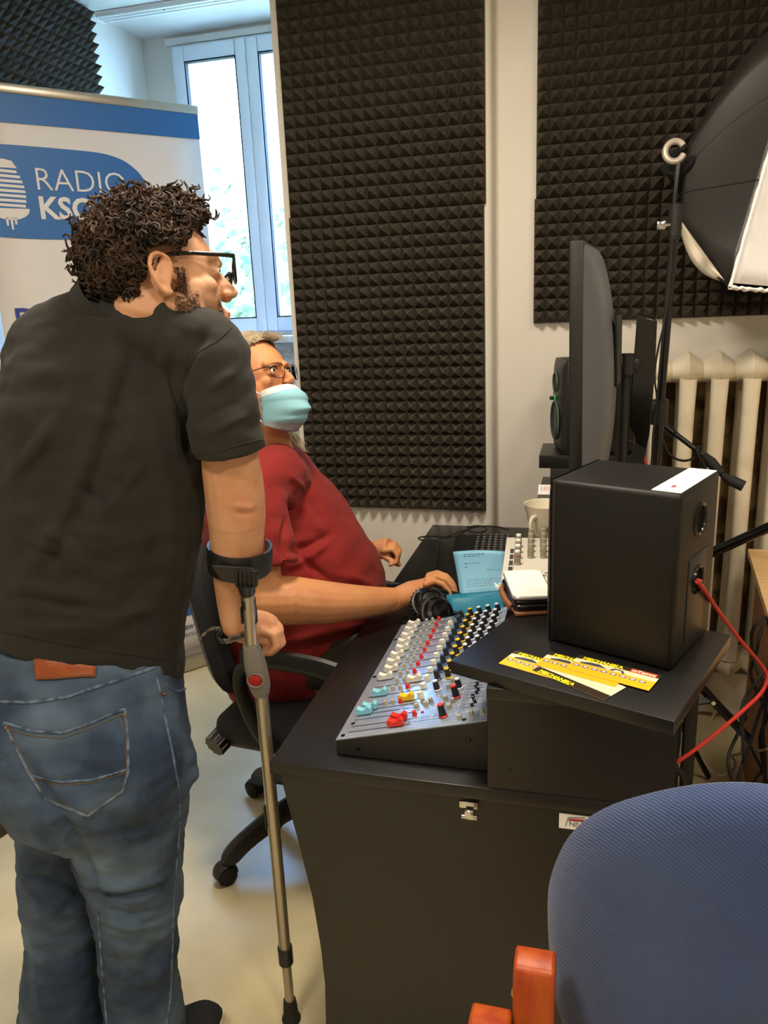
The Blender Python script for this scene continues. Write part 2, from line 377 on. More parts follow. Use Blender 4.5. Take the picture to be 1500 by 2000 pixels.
b.use(M_red); b.prism([(.2, .62), (.5, .66), (.5, .78), (.2, .72)], sti(0, 0), (sw, 0, 0), (0, 0, sh), (0, -.0003, 0))
b.use(M_ink); b.tube([sti(.14, .2), sti(.18, .78), sti(.52, .9), sti(.5, .6)], .0006, 5); b.tube([sti(.18, .6), sti(.5, .62)], .0006, 5)
b.text('NIW', frame(sti(.2, .22), (1, 0, 0), (0, 0, 1)), .014)
tag(b.build('sticker', None, desk, world=True, smooth=False), 'white sticker with a red and white flag sketch and NIW')
# angled speaker shelf boards
def board(label, L, u, v, du, dv, z0, z1):
    u, v = V(u), V(v); b = MB(); c = V((L[0], L[1], (z0+z1)/2))+u*du/2+v*dv/2
    b.box(c, (du, dv, z1-z0), Matrix(((u.x, v.x, 0), (u.y, v.y, 0), (0, 0, 1))), .0015)
    return tag(b.build('shelf_board', M_desk), label, 'shelf board', 'speaker shelf boards')
board('angled black board on the near end of the desk riser, with flyers', (-.228, 1.242), (.9315, -.3635, 0), (.3635, .9315, 0), .392, .363, .9505, .975)
M_flr = mat('black_painted_block', '#191817', .6)
b = MB(); b.bx(-.12, .12, 2.60, 2.80, .9505, 1.035, .003); tag(b.build('wooden_block', M_flr), 'black block standing under the far speaker board', 'block')
board('black board on the far end of the desk riser, carrying the far speaker', (-.158, 2.60), (1, 0, 0), (0, 1, 0), .32, .225, 1.0355, 1.08)
# ---------------- radiator ----------------
rad = thing('radiator', 'old cream cast-iron column radiator on the wall under the foam panel', 'radiator', (.45, 2.84, .2))
zt, zb, ry = 1.40, .21, 2.842
sx0, pitch, nsec = .2215, .0985, 7
xs_ = [sx0+i*pitch for i in range(nsec)]
for x in xs_:
    b = MB()
    for dy, wd in ((-.072, .0285), (.0, .018), (.068, .026)):
        pr = [(zb+.09, wd), (zb+.2, wd*.9), ((zt+zb)/2, wd*.86), (zt-.2, wd*.9), (zt-.09, wd)]
        rings = []
        for z, r in pr:
            rings.append([b.bm.verts.new((x+r*math.copysign(abs(math.cos(a))**.7, math.cos(a)), ry+dy+r*.8*math.copysign(abs(math.sin(a))**.9, math.sin(a)), z)) for a in [2*PI*k/16 for k in range(16)]])
        b.skin(rings)
    for z, k in ((zt-.065, 1), (zb+.065, -1)):
        rings = []
        for i in range(13):
            t = -1+2*i/12; pk = (1-abs(t))**.9; hy, hz_ = .056+.046*pk, .028+.038*pk
            rings.append([b.bm.verts.new((x+t*pitch*.5, ry+hy*math.copysign(abs(math.cos(a))**.8, math.cos(a)), z+(hz_ if math.sin(a)*k > 0 else .042)*math.sin(a))) for a in [2*PI*q/24 for q in range(24)]])
        b.skin(rings)
    b.build('radiator_section', M_rad, rad, world=True)
b = MB(); b.tube([(sx0-.30, 2.93, 1.335), (sx0-.24, ry, 1.335), (sx0-.05, ry, 1.335)], .014, 12)
b.cyl((sx0-.235, ry, 1.335), (sx0-.19, ry, 1.335), .022); v_ = b.build('pipe', M_rad, rad, world=True)
b = MB(); b.lathe((sx0-.22, ry-.02, 1.335), [(.0, -.09), (.018, -.088), (.022, -.06), (.024, -.03), (.016, -.005), (.012, 0)], (0, 1, 0), 16, True); b.build('valve_knob', M_white, v_, world=True)
b = MB(); b.tube([(.2, 2.92, .15), (.5, 2.90, .17), (.85, 2.9, .17)], .009, 10); tag(b.build('heating_pipe', M_rad), 'thin cream pipe running under the radiator', 'pipe')
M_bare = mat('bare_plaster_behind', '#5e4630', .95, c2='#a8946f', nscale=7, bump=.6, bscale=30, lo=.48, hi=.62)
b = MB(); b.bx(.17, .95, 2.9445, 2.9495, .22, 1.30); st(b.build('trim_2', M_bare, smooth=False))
# ---------------- side table at the right ----------------
M_wood = mat('beech_top', '#d9b583', .45, c2='#cfa56f', nscale=6, stretch=(1, 12, 12)); M_wood2 = mat('cherry_side', '#a9683c', .5, c2='#99592f', nscale=5, stretch=(10, 10, 1))
tb = thing('side_table', 'beige-topped wooden side table with reddish side panel at the right edge', 'table', (.9, 2.2, 0))
b = MB(); b.prism([(.531, 2.683), (.45, 1.75), (1.35, 1.7), (1.40, 2.65)], (0, 0, .728), (1, 0, 0), (0, 1, 0), (0, 0, .022)); b.build('tabletop', M_wood, tb, world=True, smooth=False)
b = MB(); b.prism([(.56, 2.66), (.485, 1.80), (.505, 1.80), (.58, 2.66)], (0, 0, 0), (1, 0, 0), (0, 1, 0), (0, 0, .728)); b.build('side_panel', M_wood2, tb, world=True, smooth=False)
b = MB(); b.prism([(1.33, 2.63), (1.29, 1.74), (1.31, 1.74), (1.35, 2.63)], (0, 0, 0), (1, 0, 0), (0, 1, 0), (0, 0, .728)); b.build('side_panel', M_wood2, tb, world=True, smooth=False)
# ---------------- black folding stand behind the desk ----------------
fs = thing('folding_stand', 'black square-tube folding stand behind the end of the desk', 'stand', (.3, 1.95, 0))
p1, p2 = V((0.2934,2.0000,0.5070)), V((0.2864,2.0000,0.2922)); dd = (p1-p2)
top, bot = p1+V((0, 0, .22)), V((p2.x, p2.y, .0))
b = MB(); b.box((top+bot)/2, (.032, .032, top.z), None, .003); b.build('leg', M_black, fs, world=True)
j = V((0.3449,2.0200,0.5289)); e = V((0.4477,2.0200,0.4160)); s_ = V((0.3156,2.0200,0.5628))
b = MB(); b.tube([s_+(s_-j)*1.5, s_, j, e], [.012, .012, .0125, .012], 4); b.build('diagonal_brace', M_black, fs, world=True)
b = MB(); b.tube([V((0.2641,2.0000,0.5195)), j], .011, 4); b.build('crossbar', M_black, fs, world=True)
b = MB(); b.cyl(j+V((0, -.02, 0)), j+V((0, .01, 0)), .006, n=10); b.build('bolt', M_chrome, fs, world=True)
# ---------------- light stand and softbox ----------------
ls = thing('light_stand', 'tall black tubular light stand in front of the radiator', 'light stand', (.2, 2.45, 0))
P1, P0 = V((0.2209,2.4500,1.7471)), V((0.2065,2.4500,1.0886)); dr = (P0-P1)/(P1.z-P0.z); Pm = V((0.2071,2.4500,1.2541))
b = MB(); b.cyl(P1, Pm, .0125); b.build('upper_tube', M_blackg, ls, world=True)
base = P1+dr*(P1.z-.12); b = MB(); b.cyl(Pm, base, .0155); b.build('lower_tube', M_blackg, ls, world=True)
b = MB(); b.cyl(Pm+V((0, 0, .03)), Pm+V((0, 0, -.045)), .024, n=16); b.box(Pm+V((-.025, -.01, .012)), (.03, .02, .03), None, .004)
b.build('clamp_collar', M_black, ls, world=True)
b = MB(); b.cyl(Pm+V((-.035, -.02, -.0)), Pm+V((-.06, -.03, 0)), .009, n=10); b.build('clamp_knob', M_black, ls, world=True)
for k in range(3):
    a = (-1.25, 0, 1.25)[k]; b = MB(); b.tube([base+V((0, 0, .35)), base+V((math.cos(a)*.24, math.sin(a)*.24, -base.z+.012))], .009, 8); b.build('leg', M_black, ls, world=True)
b = MB(); b.cyl(P1+V((0, 0, -.008)), P1+V((0, 0, .002)), .0165); b.cyl(P1+V((0, 0, 0)), P1+V((.001, 0, .085)), .019); b.build('spigot', M_black, ls, world=True)
b = MB(); b.box(P1+V((-.038, -.02, .03)), (.024, .02, .022), None, .003); b.cyl(P1+V((-.03, -.02, .03)), P1+V((0, 0, .03)), .006, n=10); b.build('thumb_screw', M_chrome, ls, world=True)
sb = thing('softbox', 'black fabric softbox with white diffuser on the light stand at upper right', 'softbox', tuple(P1+V((.05, 0, .1))))
M_sbk = mat('softbox_black_nylon', '#1f1d1b', .42, c2='#282522', nscale=4, bump=.15, bscale=300); M_sil = mat('silver_lining', '#b5ab98', .45, metal=.3); M_dif = mat('white_diffuser_cloth', '#f2f2f4', .8, bump=.1, bscale=500)
A0 = [V((0.2623,2.7872,2.0106)), V((0.2585,2.7323,1.8197)), V((0.3098,2.9415,1.8264)), V((0.3153,3.0042,2.0431))]
Q = [V((0.5781,2.6878,2.3807)), V((0.3897,2.5234,1.6001)), V((0.7303,2.7014,1.5592)), V((0.8796,2.8441,2.3009))]
cen = sum(Q, V())/4; acen = sum(A0, V())/4
def rib(k, t):
    a, c = A0[k], Q[k]; o = ((a+c)/2-(acen+cen)/2).normalized(); s = math.sin(PI*min(t, 1))
    return a.lerp(c, t)+o*((.055, .028, .1, .1)[k]*s)
for k in range(4):
    k2 = (k+1) % 4; b = MB()
    b.grid(lambda u, v: rib(k, v).lerp(rib(k2, v), u)-(((rib(k, v)+rib(k2, v))/2-acen.lerp(cen, v)).normalized()*(.025*math.sin(PI*u)*math.sin(PI*v)) if v > 0 else V()), 8, 14)
    b.build('fabric_panel', M_sbk, sb, world=True, solid=.002)
def pan(u, v): return rib(0, v).lerp(rib(1, v), u)-(((rib(0, v)+rib(1, v))/2-acen.lerp(cen, v)).normalized()*(.025*math.sin(PI*u)*math.sin(PI*v)) if v > 0 else V())
for u in (.30, .62):
    b = MB(); b.tube([pan(u, i/20)+((pan(u, i/20)-acen.lerp(cen, i/20)).normalized()*.002) for i in range(21)], .0022, 6); b.build('fabric_seam', M_sbk, sb, world=True)
b = MB()
dn = (Q[1]-Q[0]).cross(Q[3]-Q[0]).normalized(); dn = dn if dn.dot(cen-acen) > 0 else -dn
ins = [q.lerp(cen, .035) for q in Q]
def dq(q, u, v): return q[0].lerp(q[1], u).lerp(q[3].lerp(q[2], u), v)
b.grid(lambda u, v: dq(ins, u, v)-dn*(.02*math.sin(PI*u)*math.sin(PI*v)), 16, 16); b.build('diffuser', M_dif, sb, world=True, solid=.002)
for k in range(4):
    b = MB(); a, c = Q[k], Q[(k+1) % 4]; b.tube([a.lerp(c, t/30)+V((0, 0, .0025*math.sin(t*2.6))) for t in range(31)], [.010+.002*math.sin(t*1.9) for t in range(31)], 8, flat=.6); b.build('piping', M_dif, sb, world=True)
# silver side flap hanging from the lower rib, lamp head and yoke
b = MB()
f0, f1 = V((0.2559,2.6863,1.8115)), V((0.3748,2.5360,1.6211)); fo = V((0.2797,2.5940,1.6902))
b.grid(lambda u, v: f0.lerp(f1, u)+((fo-f0.lerp(f1, .4))*(math.sin(PI*u)**.8)*v*.9)+V((0, .02*v, 0)), 18, 3); b.build('silver_flap', M_sil, sb, world=True, solid=.002)
b = MB(); hp = V((0.2550,2.7809,1.9954)); b.cyl(hp, acen+V((.03, 0, 0)), .055, n=24); b.build('lamp_head', M_black, sb, world=True)
b = MB(); rc = V((0.2347,2.7377,2.0140)); t = bmesh.new()
b.tube([rc+V((.028*math.cos(a), .008*math.sin(a), .030*math.sin(a))) for a in [.5+i*.3 for i in range(19)]], .010, 10, upv=(0, 1, 0)); b.build('mount_ring', mat('grey_cast_ring', '#b9b0a4', .45, metal=.4), sb, world=True)
b = MB(); y0 = V((0.2454,2.7534,1.9832)); y1 = V((0.2411,2.7300,1.8282)); b.box((y0+y1)/2, (.012, .035, (y0-y1).length), (0, .06, 0), .003)
for i in range(7): q = y0.lerp(y1, .02+i*.05); b.box(q+V((-.007, -.015, 0)), (.004, .012, .003))
b.build('yoke', M_black, sb, world=True)
# ---------------- boom arm with its grip, in front of the radiator ----------------
bm_ = thing('microphone_boom', 'black microphone boom arm with foam grip and looped cable before the radiator', 'microphone arm', (.3, 2.3, 1.0))
a0, a1, a2, a3, a4, a5 = [V(p) for p in ((0.1920,2.5426,1.2122), (0.3518,2.4903,1.1012), (0.3954,2.4678,1.0553), (0.4122,2.4578,1.0419), (0.4569,2.4430,1.0224), (0.2186,2.5254,1.2018))]
b = MB(); b.tube([a0, a5, a1], .0085, 10); b.build('arm_tube', M_black, bm_, world=True)
b = MB(); b.tube([a1.lerp(a0, .05), a1.lerp(a2, .3), a2], [.012, .0175, .014], 14); b.build('swivel_sleeve', M_rubber, bm_, world=True)
b = MB(); b.tube([a2, a3, a3.lerp(a4, .3), a4], [.0085, .013, .0165, .0165], 14); b.build('counterweight', M_rubber, bm_, world=True)
b = MB(); kk = a1+V((-.008, 0, -.032)); b.cyl(kk, kk+V((.005, 0, .03)), .013, n=12); b.build('thumb_knob', M_black, bm_, world=True)
b = MB(); b.tube([((0.2123,2.5023,1.2023)), ((0.2169,2.4838,1.1703)), ((0.2406,2.4626,1.1104)), ((0.2856,2.4586,1.0909)), ((0.3246,2.4633,1.1079)), ((0.3374,2.4649,1.1393)), ((0.3164,2.4586,1.1372)), ((0.3230,2.4544,1.1160)), ((0.3481,2.4508,1.0790)), ((0.3571,2.4493,1.0269)), ((0.3560,2.4299,0.9594))], .004, 8, smooth=2)
b.tube([((0.2179,2.5132,1.1973)), ((0.2419,2.5108,1.1656)), ((0.2641,2.5038,1.1573)), ((0.2603,2.5105,1.1850)), ((0.2332,2.5181,1.1998))], .003, 8, smooth=2); b.build('cable', M_rubber, bm_, world=True)
b = MB(); q0, q1 = V((0.2939,1.9903,0.9461)), V((0.4809,1.8700,1.1005)); b.cyl(q0, q1, .0125); o = b.build('stand_rod', M_blackg); tag(o, 'black metal rod slanting in from the right behind the large speaker', 'rod')
# ---------------- office chair ----------------
M_seatf = mat('charcoal_chair_fabric', '#1c1c1e', .9, c2='#2c2c30', nscale=300, bump=.4, bscale=900, lo=.45, hi=.6)
oc = thing('office_chair', 'black swivel office chair on castors under the seated person', 'office chair', (-.745, 1.93, 0), (0, 0, -.10))
RB = .345
for k in range(5):
    a = math.radians(180+36+72*k)+.30; d = V((math.cos(a), math.sin(a), 0)); b = MB()
    b.tube([d*.03+V((0, 0, .16)), d*.14+V((0, 0, .155)), d*.27+V((0, 0, .11)), d*.325+V((0, 0, .075)), d*.335+V((0, 0, .058))], [.034, .03, .026, .026, .02], 10, smooth=2, flat=1.15)
    leg = b.build('base_leg', M_black, oc)
    w_ = V((-d.y, d.x, 0)); c = d*.345+V((0, 0, .028)); b = MB()
    for s in (-1, 1): b.lathe(c+w_*(s*.016), [(.0, -.011*s), (.018, -.011*s), (.027, -.007*s), (.028, .007*s), (.02, .011*s), (0, .0115*s)], w_, 22)
    b.build('castor_wheel', M_rubber, leg)
    b = MB(); b.tube([c+d*(.031*math.cos(t))+V((0, 0, .031*math.sin(t))) for t in [PI*.02+i*PI*.96/8 for i in range(9)]], .005, 6, flat=4.5, upv=w_); b.build('castor_hood', M_black, leg)
b = MB(); b.cyl((0, 0, .09), (0, 0, .2), .03); b.cyl((0, 0, .2), (0, 0, .40), .022); b.build('gas_column', M_black, oc)
b = MB(); b.box((-.02, 0, .41), (.26, .2, .05), None, .012); b.tube([(-.1, 0, .40), (-.24, 0, .40), (-.30, 0, .46), (-.32, 0, .62)], .022, 8, smooth=1, flat=1.6); b.build('seat_mechanism', M_black, oc)
b = MB(); b.box((.03, 0, .475), (.50, .50, .085), None, .038, 5); b.build('seat', M_seatf, oc)
b = MB(); b.box((.03, 0, .437), (.48, .48, .03), None, .012, 3); b.build('seat_shell', M_black, oc)
M_or = mat('orange_tag', '#c9492c', .6)
def bpad(th, off):
    def fn(u, v):
        y = (u-.5); z = (v-.5); w = .21*math.sqrt(max(0, 1-abs(z*2)**5))*(1-.12*z)+.001
        return V((-.19-.11*(v)+off-.03*(1-(y*2)**2)+th*math.sqrt(max(0, 1-(2*y)**6))*math.sqrt(max(0, 1-(2*z)**8)), y*2*w, .51+v*.46))
    return fn
b = MB(); b.grid(bpad(.05, 0), 20, 20); b.grid(bpad(-.012, 0), 20, 20); bmesh.ops.remove_doubles(b.bm, verts=b.bm.verts[:], dist=.002); br = b.build('backrest', M_seatf, oc)
b = MB(); b.grid(bpad(-.034, -.002), 16, 16); b.grid(bpad(-.014, -.002), 16, 16); bmesh.ops.remove_doubles(b.bm, verts=b.bm.verts[:], dist=.002); b.build('backrest_shell', M_black, br)
b = MB(); b.box((-.31, -.11, .93), (.012, .035, .07), (.3, .35, 0), .002); tag(b.build('tag', M_or, br), 'orange tag on the upper backrest')
kn = MB(); ka, kb = V((-.18, -.14, .47)), V((-.21, -.26, .43)); kn.tube([ka, ka.lerp(kb, .1), kb], [.024, .03, .03], 20)
for i in range(10):
    a = 2*PI*i/10; u = V((1, 0, 0)); ax_ = (kb-ka).normalized(); u = (u-ax_*u.dot(ax_)).normalized(); vv = ax_.cross(u); o_ = u*math.cos(a)*.03+vv*math.sin(a)*.03
    kn.tube([ka.lerp(kb, .15)+o_, kb+o_*.97], .0045, 6)
kn.build('adjustment_knob', M_black, oc)
for s in (-1, 1):
    b = MB(); y = s*.275
    b.tube([(x+.07, yy, z+(.028 if z > .5 else 0)) for x, yy, z in [(.0, s*.2, .43), (.0, y, .44), (.07, y+s*.01, .50), (.13, y, .60), (.12, y, .675), (.02, y, .69), (-.12, y, .69), (-.17, y, .655), (-.16, y, .56), (-.10, y, .47), (-.04, s*.2, .43)]], .013, 10, smooth=2, flat=1.5)
    ar = b.build('armrest', M_black, oc)
    b = MB(); b.tube([(-.08, y, .723), (.02, y, .733), (.13, y, .730), (.19, y, .718)], .016, 10, smooth=2, flat=1.7); b.build('arm_pad', M_black, ar)
# ---------------- foreground chair ----------------
M_blue_f = mat('blue_woven_upholstery', '#283c68', .92, c2='#344870', nscale=5, bump=.5, bscale=110, btype='WAVE', sheen=.3)
M_orw = mat('orange_stained_wood', '#93320b', .4, c2='#ab4c13', nscale=8, stretch=(6, 6, 1))
fc = thing('upholstered_chair', 'blue upholstered chair with orange wooden frame in the foreground', 'chair', (.23, .62, 0))
# back pad: outline in its own plane
o_ = V((-0.0323,0.7118,0.8802)); u_ = V((.985, -.02, 0)).normalized(); up_ = V((.0, .14, 1)).normalized(); n_ = u_.cross(up_)
OW = [(-.004, 0.0), (.002, .053), (.024, .118), (.064, .172), (.115, .210), (.165, .234), (.215, .243), (.265, .234), (.315, .210), (.366, .172), (.406, .118), (.426, .053), (.43, 0.0), (.425, -.05), (.41, -.085), (.36, -.05), (.30, -.022), (.25, -.020), (.20, -.036), (.15, -.060), (.10, -.11), (.035, -.16), (.008, -.12)]
def smooth_poly(P, n=2):
    P = [V((x, y)) for x, y in P]
    for _ in range(n): P = [q for i in range(len(P)) for q in (P[i]*.75+P[(i+1) % len(P)]*.25, P[i]*.25+P[(i+1) % len(P)]*.75)]
    return P
PO = smooth_poly(OW, 2); cx_, cy_ = .215, .07
b = MB(); rings = []
for sgn, lv in ((1, [(0, .035), (.5, .0345), (.8, .031), (.92, .025), (.98, .013), (1.0, 0)]), (-1, [(.97, .012), (.88, .018), (.65, .02), (.35, .02), (0, .02)])):
    for s, h in lv:
        s = max(s, .01)
        rings.append([b.bm.verts.new(o_+u_*(cx_+(p.x-cx_)*s)+up_*(cy_+(p.y-cy_)*s)+n_*(h*sgn+.10*(((cx_+(p.x-cx_)*s)-.215)/.215)**2*-1+.0)) for p in PO])
b.skin(rings); b.build('back_cushion', M_blue_f, fc, world=True)
zo = o_.z
def post(x, s):
    b = MB(); c = o_+u_*x-n_*.085*-1*0
    base = V((c.x+s*-.035, c.y, 0)); c = V((c.x-s*.035, c.y+.0, zo))
    pf = [(-.030, -.80), (-.030, -.008), (-.022, .008), (-.006, .012), (.012, .006), (.022, -.012), (.024, -.80)]
    b.prism(pf, c+V((-.011, 0, 0)), (0, 1, .02), (0, 0, 1), (.045, 0, 0)); return b, c
for x, s in ((-.055, -1), (.445, 1)):
    b, c = post(x, -s*-1); 
    o = b.build('back_post', M_orw, fc, world=True, bevel=.004)
    b = MB(); b.lathe(c+V((-.0115 if x < 0 else .0345, -.004, -.045)), [(.0, -.003), (.004, -.003), (.0065, -.001), (.0065, .001)], (1 if x < 0 else -1, 0, 0), 14); b.build('screw', mat('brass_screw', '#c9b25c', .3, metal=1), o, world=True)
for x in (-.077, .455):
    b = MB(); c = o_+u_*x; z = .818
    b.prism([(.34, -.012), (.34, .008), (.30, .018), (.03, .018), (.0, .010), (.0, -.012)], (c.x, c.y-.02, z), (0, -1, 0), (0, 0, 1), (.045, 0, 0)); b.build('armrest', M_orw, fc, world=True, bevel=.004)
    b = MB(); b.bx(c.x+.006, c.x+.04, c.y-.02-.10, c.y+.02-.10, 0, .817, .005); b.build('leg', M_orw, fc, world=True)
    b = MB(); b.bx(c.x+.006, c.x+.04, c.y-.34, c.y-.30, 0, .817, .005); b.build('leg', M_orw, fc, world=True)
b = MB(); b.box((o_.x+.215, o_.y-.27, .44), (.44, .46, .06), None, .025, 4); b.build('seat', M_blue_f, fc, world=True)
b = MB(); b.box((o_.x+.215, o_.y-.27, .395), (.40, .42, .03), None, .005); b.build('seat_frame', M_orw, fc, world=True)
# dark cabinet foot at the far left
M_dk = mat('dark_walnut', '#2e2018', .5)
cb = thing('dark_cabinet', 'dark brown low cabinet at the left edge behind the standing person', 'cabinet', (-1.95, 1.6, 0))
b = MB(); b.prism([(-2.15, 1.30), (-1.85, 1.42), (-1.76, 1.76), (-1.90, 1.93), (-2.15, 1.93)], (0, 0, .0), (1, 0, 0), (0, 1, 0), (0, 0, .30)); b.build('carcass', M_dk, cb, world=True, bevel=.004)
b = MB(); b.prism([(-2.16, 1.28), (-1.84, 1.41), (-1.75, 1.76), (-1.895, 1.94), (-2.16, 1.94)], (0, 0, .30), (1, 0, 0), (0, 1, 0), (0, 0, .018)); b.build('top', M_dk, cb, world=True)
# cables on the right
def cab(name, label, pts, r, m, n=7, sm=3): b = MB(); b.tube([V(p) for p in pts], r, n, smooth=sm); return tag(b.build(name, m), label, 'cable')
M_redc = mat('red_braided_cable', '#c0261c', .55, bump=.6, bscale=700); M_grc = mat('grey_cable', '#9a9384', .6)
cab('speaker_cable', 'red braided cable leaving the rear socket of the large speaker', [(0.1875,1.3275,1.1173), (0.2016,1.3574,1.0955), (0.2531,1.5098,0.9957), (0.3129,1.6056,0.8971), (0.3733,1.6839,0.8116), (0.4005,1.7012,0.7707), (0.3881,1.6695,0.7462), (0.3367,1.5898,0.7419), (0.2734,1.4963,0.7383), (0.2112,1.4136,0.7337), (0.1718,1.3694,0.7292), (.13, 1.52, .60), (.135, 1.7, .12), (.135, 1.75, .01)], .0040, M_redc)
cab('network_cable', 'thin grey cable looped on the floor behind the desk', [(0.3904,2.4378,0.3455), (0.4268,2.4383,0.3119), (0.4307,2.4117,0.2900), (0.3786,2.3411,0.2426), (0.3634,2.2830,0.2036), (0.3876,2.2288,0.1786), (0.4096,2.1838,0.1883), (0.4462,2.1975,0.2016), (0.4671,2.2568,0.2008), (0.4526,2.2854,0.2022), (0.4434,2.0751,0.3413), (0.4647,1.9015,0.4670)], .0035, M_grc)
BLK = [[(0.4503,1.9733,0.8110),(0.4140,1.9533,0.7754),(0.4184,1.9838,0.7269),(0.4279,1.9684,0.6632),(0.4557,1.9222,0.6250),(0.4372,1.9167,0.5470),(0.4189,1.9054,0.4487),(0.3873,1.8432,0.4111),(0.3691,1.8282,0.2996)],
 [(0.4670,2.0413,0.7695),(0.4430,2.0051,0.7405),(0.4366,1.9909,0.6963),(0.4298,2.0142,0.6334),(0.4347,2.0063,0.6008),(0.4576,1.9791,0.5581),(0.4742,1.9725,0.5189),(0.4544,1.9712,0.4573),(0.4723,1.9539,0.3787),(0.4802,1.9161,0.3133)],
 [(0.4517,1.9275,0.6855),(0.4211,1.8903,0.6596),(0.3981,1.8927,0.6139),(0.3812,1.8407,0.5986),(0.3875,1.8506,0.5513),(0.3648,1.8474,0.4859),(0.3520,1.7991,0.4792),(0.3692,1.8097,0.4240),(0.3881,1.8065,0.3186)],
 [(0.4547,1.9314,0.6585),(0.4370,1.9173,0.6258),(0.4211,1.9230,0.5853),(0.4013,1.9240,0.5316),(0.4010,1.8931,0.4985),(0.4043,1.8634,0.4661),(0.4047,1.8910,0.4114),(0.3880,1.8364,0.3863),(0.3917,1.8341,0.2986)],
 [(0.4701,2.0062,0.6041),(0.4660,1.9683,0.5501),(0.4594,1.9558,0.5121),(0.4609,1.9418,0.4609),(0.4722,1.9484,0.3976),(0.4762,1.9492,0.3205),(0.4664,1.8891,0.2691)],
 [(0.4174,2.0065,0.4657),(0.4314,1.9615,0.4453),(0.4580,1.9738,0.3871),(0.4745,1.9708,0.3602),(0.4572,1.9445,0.3599),(0.4536,1.9741,0.3161),(0.4387,1.9263,0.2373)]]
LB = ['black cable of the tangle before the side table, curling farthest left at its top', 'black cable of the tangle, second one before the wooden side panel', 'black cable of the tangle with the wide left bow below the red cable', 'black cable of the tangle crossing the end of the diagonal brace', 'black cable of the tangle hanging nearly straight by the right edge', 'black cable of the tangle slanting down right from the brace end']
for L_, P_ in zip(LB, BLK): o = cab('power_cable', L_, [(P_[0][0]+.012, P_[0][1], min(P_[0][2]+.03, .722))]+P_+[(P_[-1][0], P_[-1][1], .006)], .0042, M_rubber); o['group'] = 'cables hanging at the right edge'
cab('power_cable', 'black cable dropping behind the riser beside the folding stand', [(0.2546,1.9500,0.5084), (0.2606,1.9500,0.4478), (0.2563,1.9500,0.3851), (0.2608,1.9500,0.2582), (0.2835,2.1048,0.0100)], .0045, M_rubber)
cab('power_cable', 'thick black cable bowing out from behind the desk above the blue chair', [(0.2198,1.7500,0.4829), (0.2353,1.7500,0.4778), (0.2481,1.7500,0.4582), (0.2539,1.7500,0.3986)], .008, M_rubber)
cab('power_cable', 'thick black cable lying below the blue cushion of the chair', [(0.4414,1.5934,0.0200), (0.3667,1.5396,0.0200), (0.2970,1.5066,0.0200), (0.2392,1.4740,0.0200), (0.1791,1.3973,0.0200)], .011, M_rubber)

# ---------------- studio speakers ----------------
M_green = mat('green_led_ring', '#2fbf6a', .4, emit='#25d968', estr=.35); M_ring = mat('pale_green_ring', '#5f7d66', .4); M_cone = mat('speaker_cone', '#2a2a2b', .6)
def speaker(label, loc, rz):
    """cabinet with its rear on local +x, baffle on local -x"""
    t = thing('studio_speaker', label, 'speaker', loc, (0, 0, rz), group='studio speakers'); D, W, H = .225, .205, .31
    b = MB(); b.box((D/2-.005, 0, H/2), (D+.0, W, H), None, .009, 3); b.build('cabinet', M_spk, t)
    b = MB(); pr = [(0, -.1), (.0, .1)]
    def baf(u, v):
        y = (u-.5)*2; z = (v-.5)*2; e = (1-abs(y)**6)*(1-abs(z)**6)
        return (-.008-.018*(max(e, 0))**.5*(1-.35*y*y), y*W/2, H/2+z*H/2)
    b.grid(baf, 24, 24); b.box((-.003, 0, H/2), (.012, W-.002, H-.002), None, .004); b.build('baffle', M_black, t)
    for z, r, nm in ((.105, .066, 'woofer'), (.235, .032, 'tweeter')):
        b = MB(); b.use(M_ring).lathe((-.026, 0, z), [(r+.002, .0), (r+.0035, -.0025), (r+.002, -.004), (r+.001, -.0025), (r+.002, 0)], (1, 0, 0), 40)
        b.use(M_cone).lathe((-.026, 0, z), [(r, -.003), (r*.93, -.007), (r*.85, -.002), (r*.35, .016), (r*.3, .010), (.0, .004)], (1, 0, 0), 40); b.build(nm, None, t)
    b = MB(); b.use(M_green).lathe((-.028, 0, .181), [(.009, 0), (.011, -.003), (.009, -.004)], (1, 0, 0), 20); b.use(M_black).cyl((-.022, 0, .181), (-.046, 0, .181), .0065); b.build('volume_knob', None, t)
    b = MB(); b.use(M_blackg).lathe((D-.006, 0, .245), [(.020, -.03), (.021, -.004), (.024, .004), (.028, .006), (.031, .002), (.031, -.002)], (1, 0, 0), 36); b.use(mat('port_shade_disc', '#040404', .9, spec=.1)).lathe((D-.006, 0, .245), [(.0245, .0022), (0, .0018)], (1, 0, 0), 32); b.build('bass_port', None, t)  # flat near-black disc stands in for the shade inside the port
    b = MB(); b.use(M_black).box((D-.005, .003, .105), (.003, .095, .155), None, .001)
    b.use(M_blackg).lathe((D-.004, .003, .135), [(.020, -.003), (.021, .003), (.025, .005), (.027, .001)], (1, 0, 0), 32)
    b.use(mat('socket_shade_disc', '#040404', .9, spec=.1)).lathe((D-.004, .003, .135), [(.020, .0008), (.0, .0006)], (1, 0, 0), 32)  # shade of the socket opening painted as a near-black disc
    b.use(MATS['red_ink'] if 'red_ink' in MATS else M_red).cyl((D-.004, .002, .132), (D+.004, .002, .130), .0055, n=12)
    b.use(M_cone).text('ACTIVE STUDIO MONITOR' if False else ' ', Matrix.Identity(4), .01) if False else None
    pb = b.build('terminal_plate', None, t)
    return t
sN, sL, sR = V((.139, 1.267, 0)), V((-.061, 1.357, 0)), V((.222, 1.454, 0))
s1 = speaker('large black studio speaker seen from behind on the near shelf board', tuple((sN+sR)/2+(sL-sN)*.96+V((0, 0, .9755))), math.atan2((sN-sL).y, (sN-sL).x))
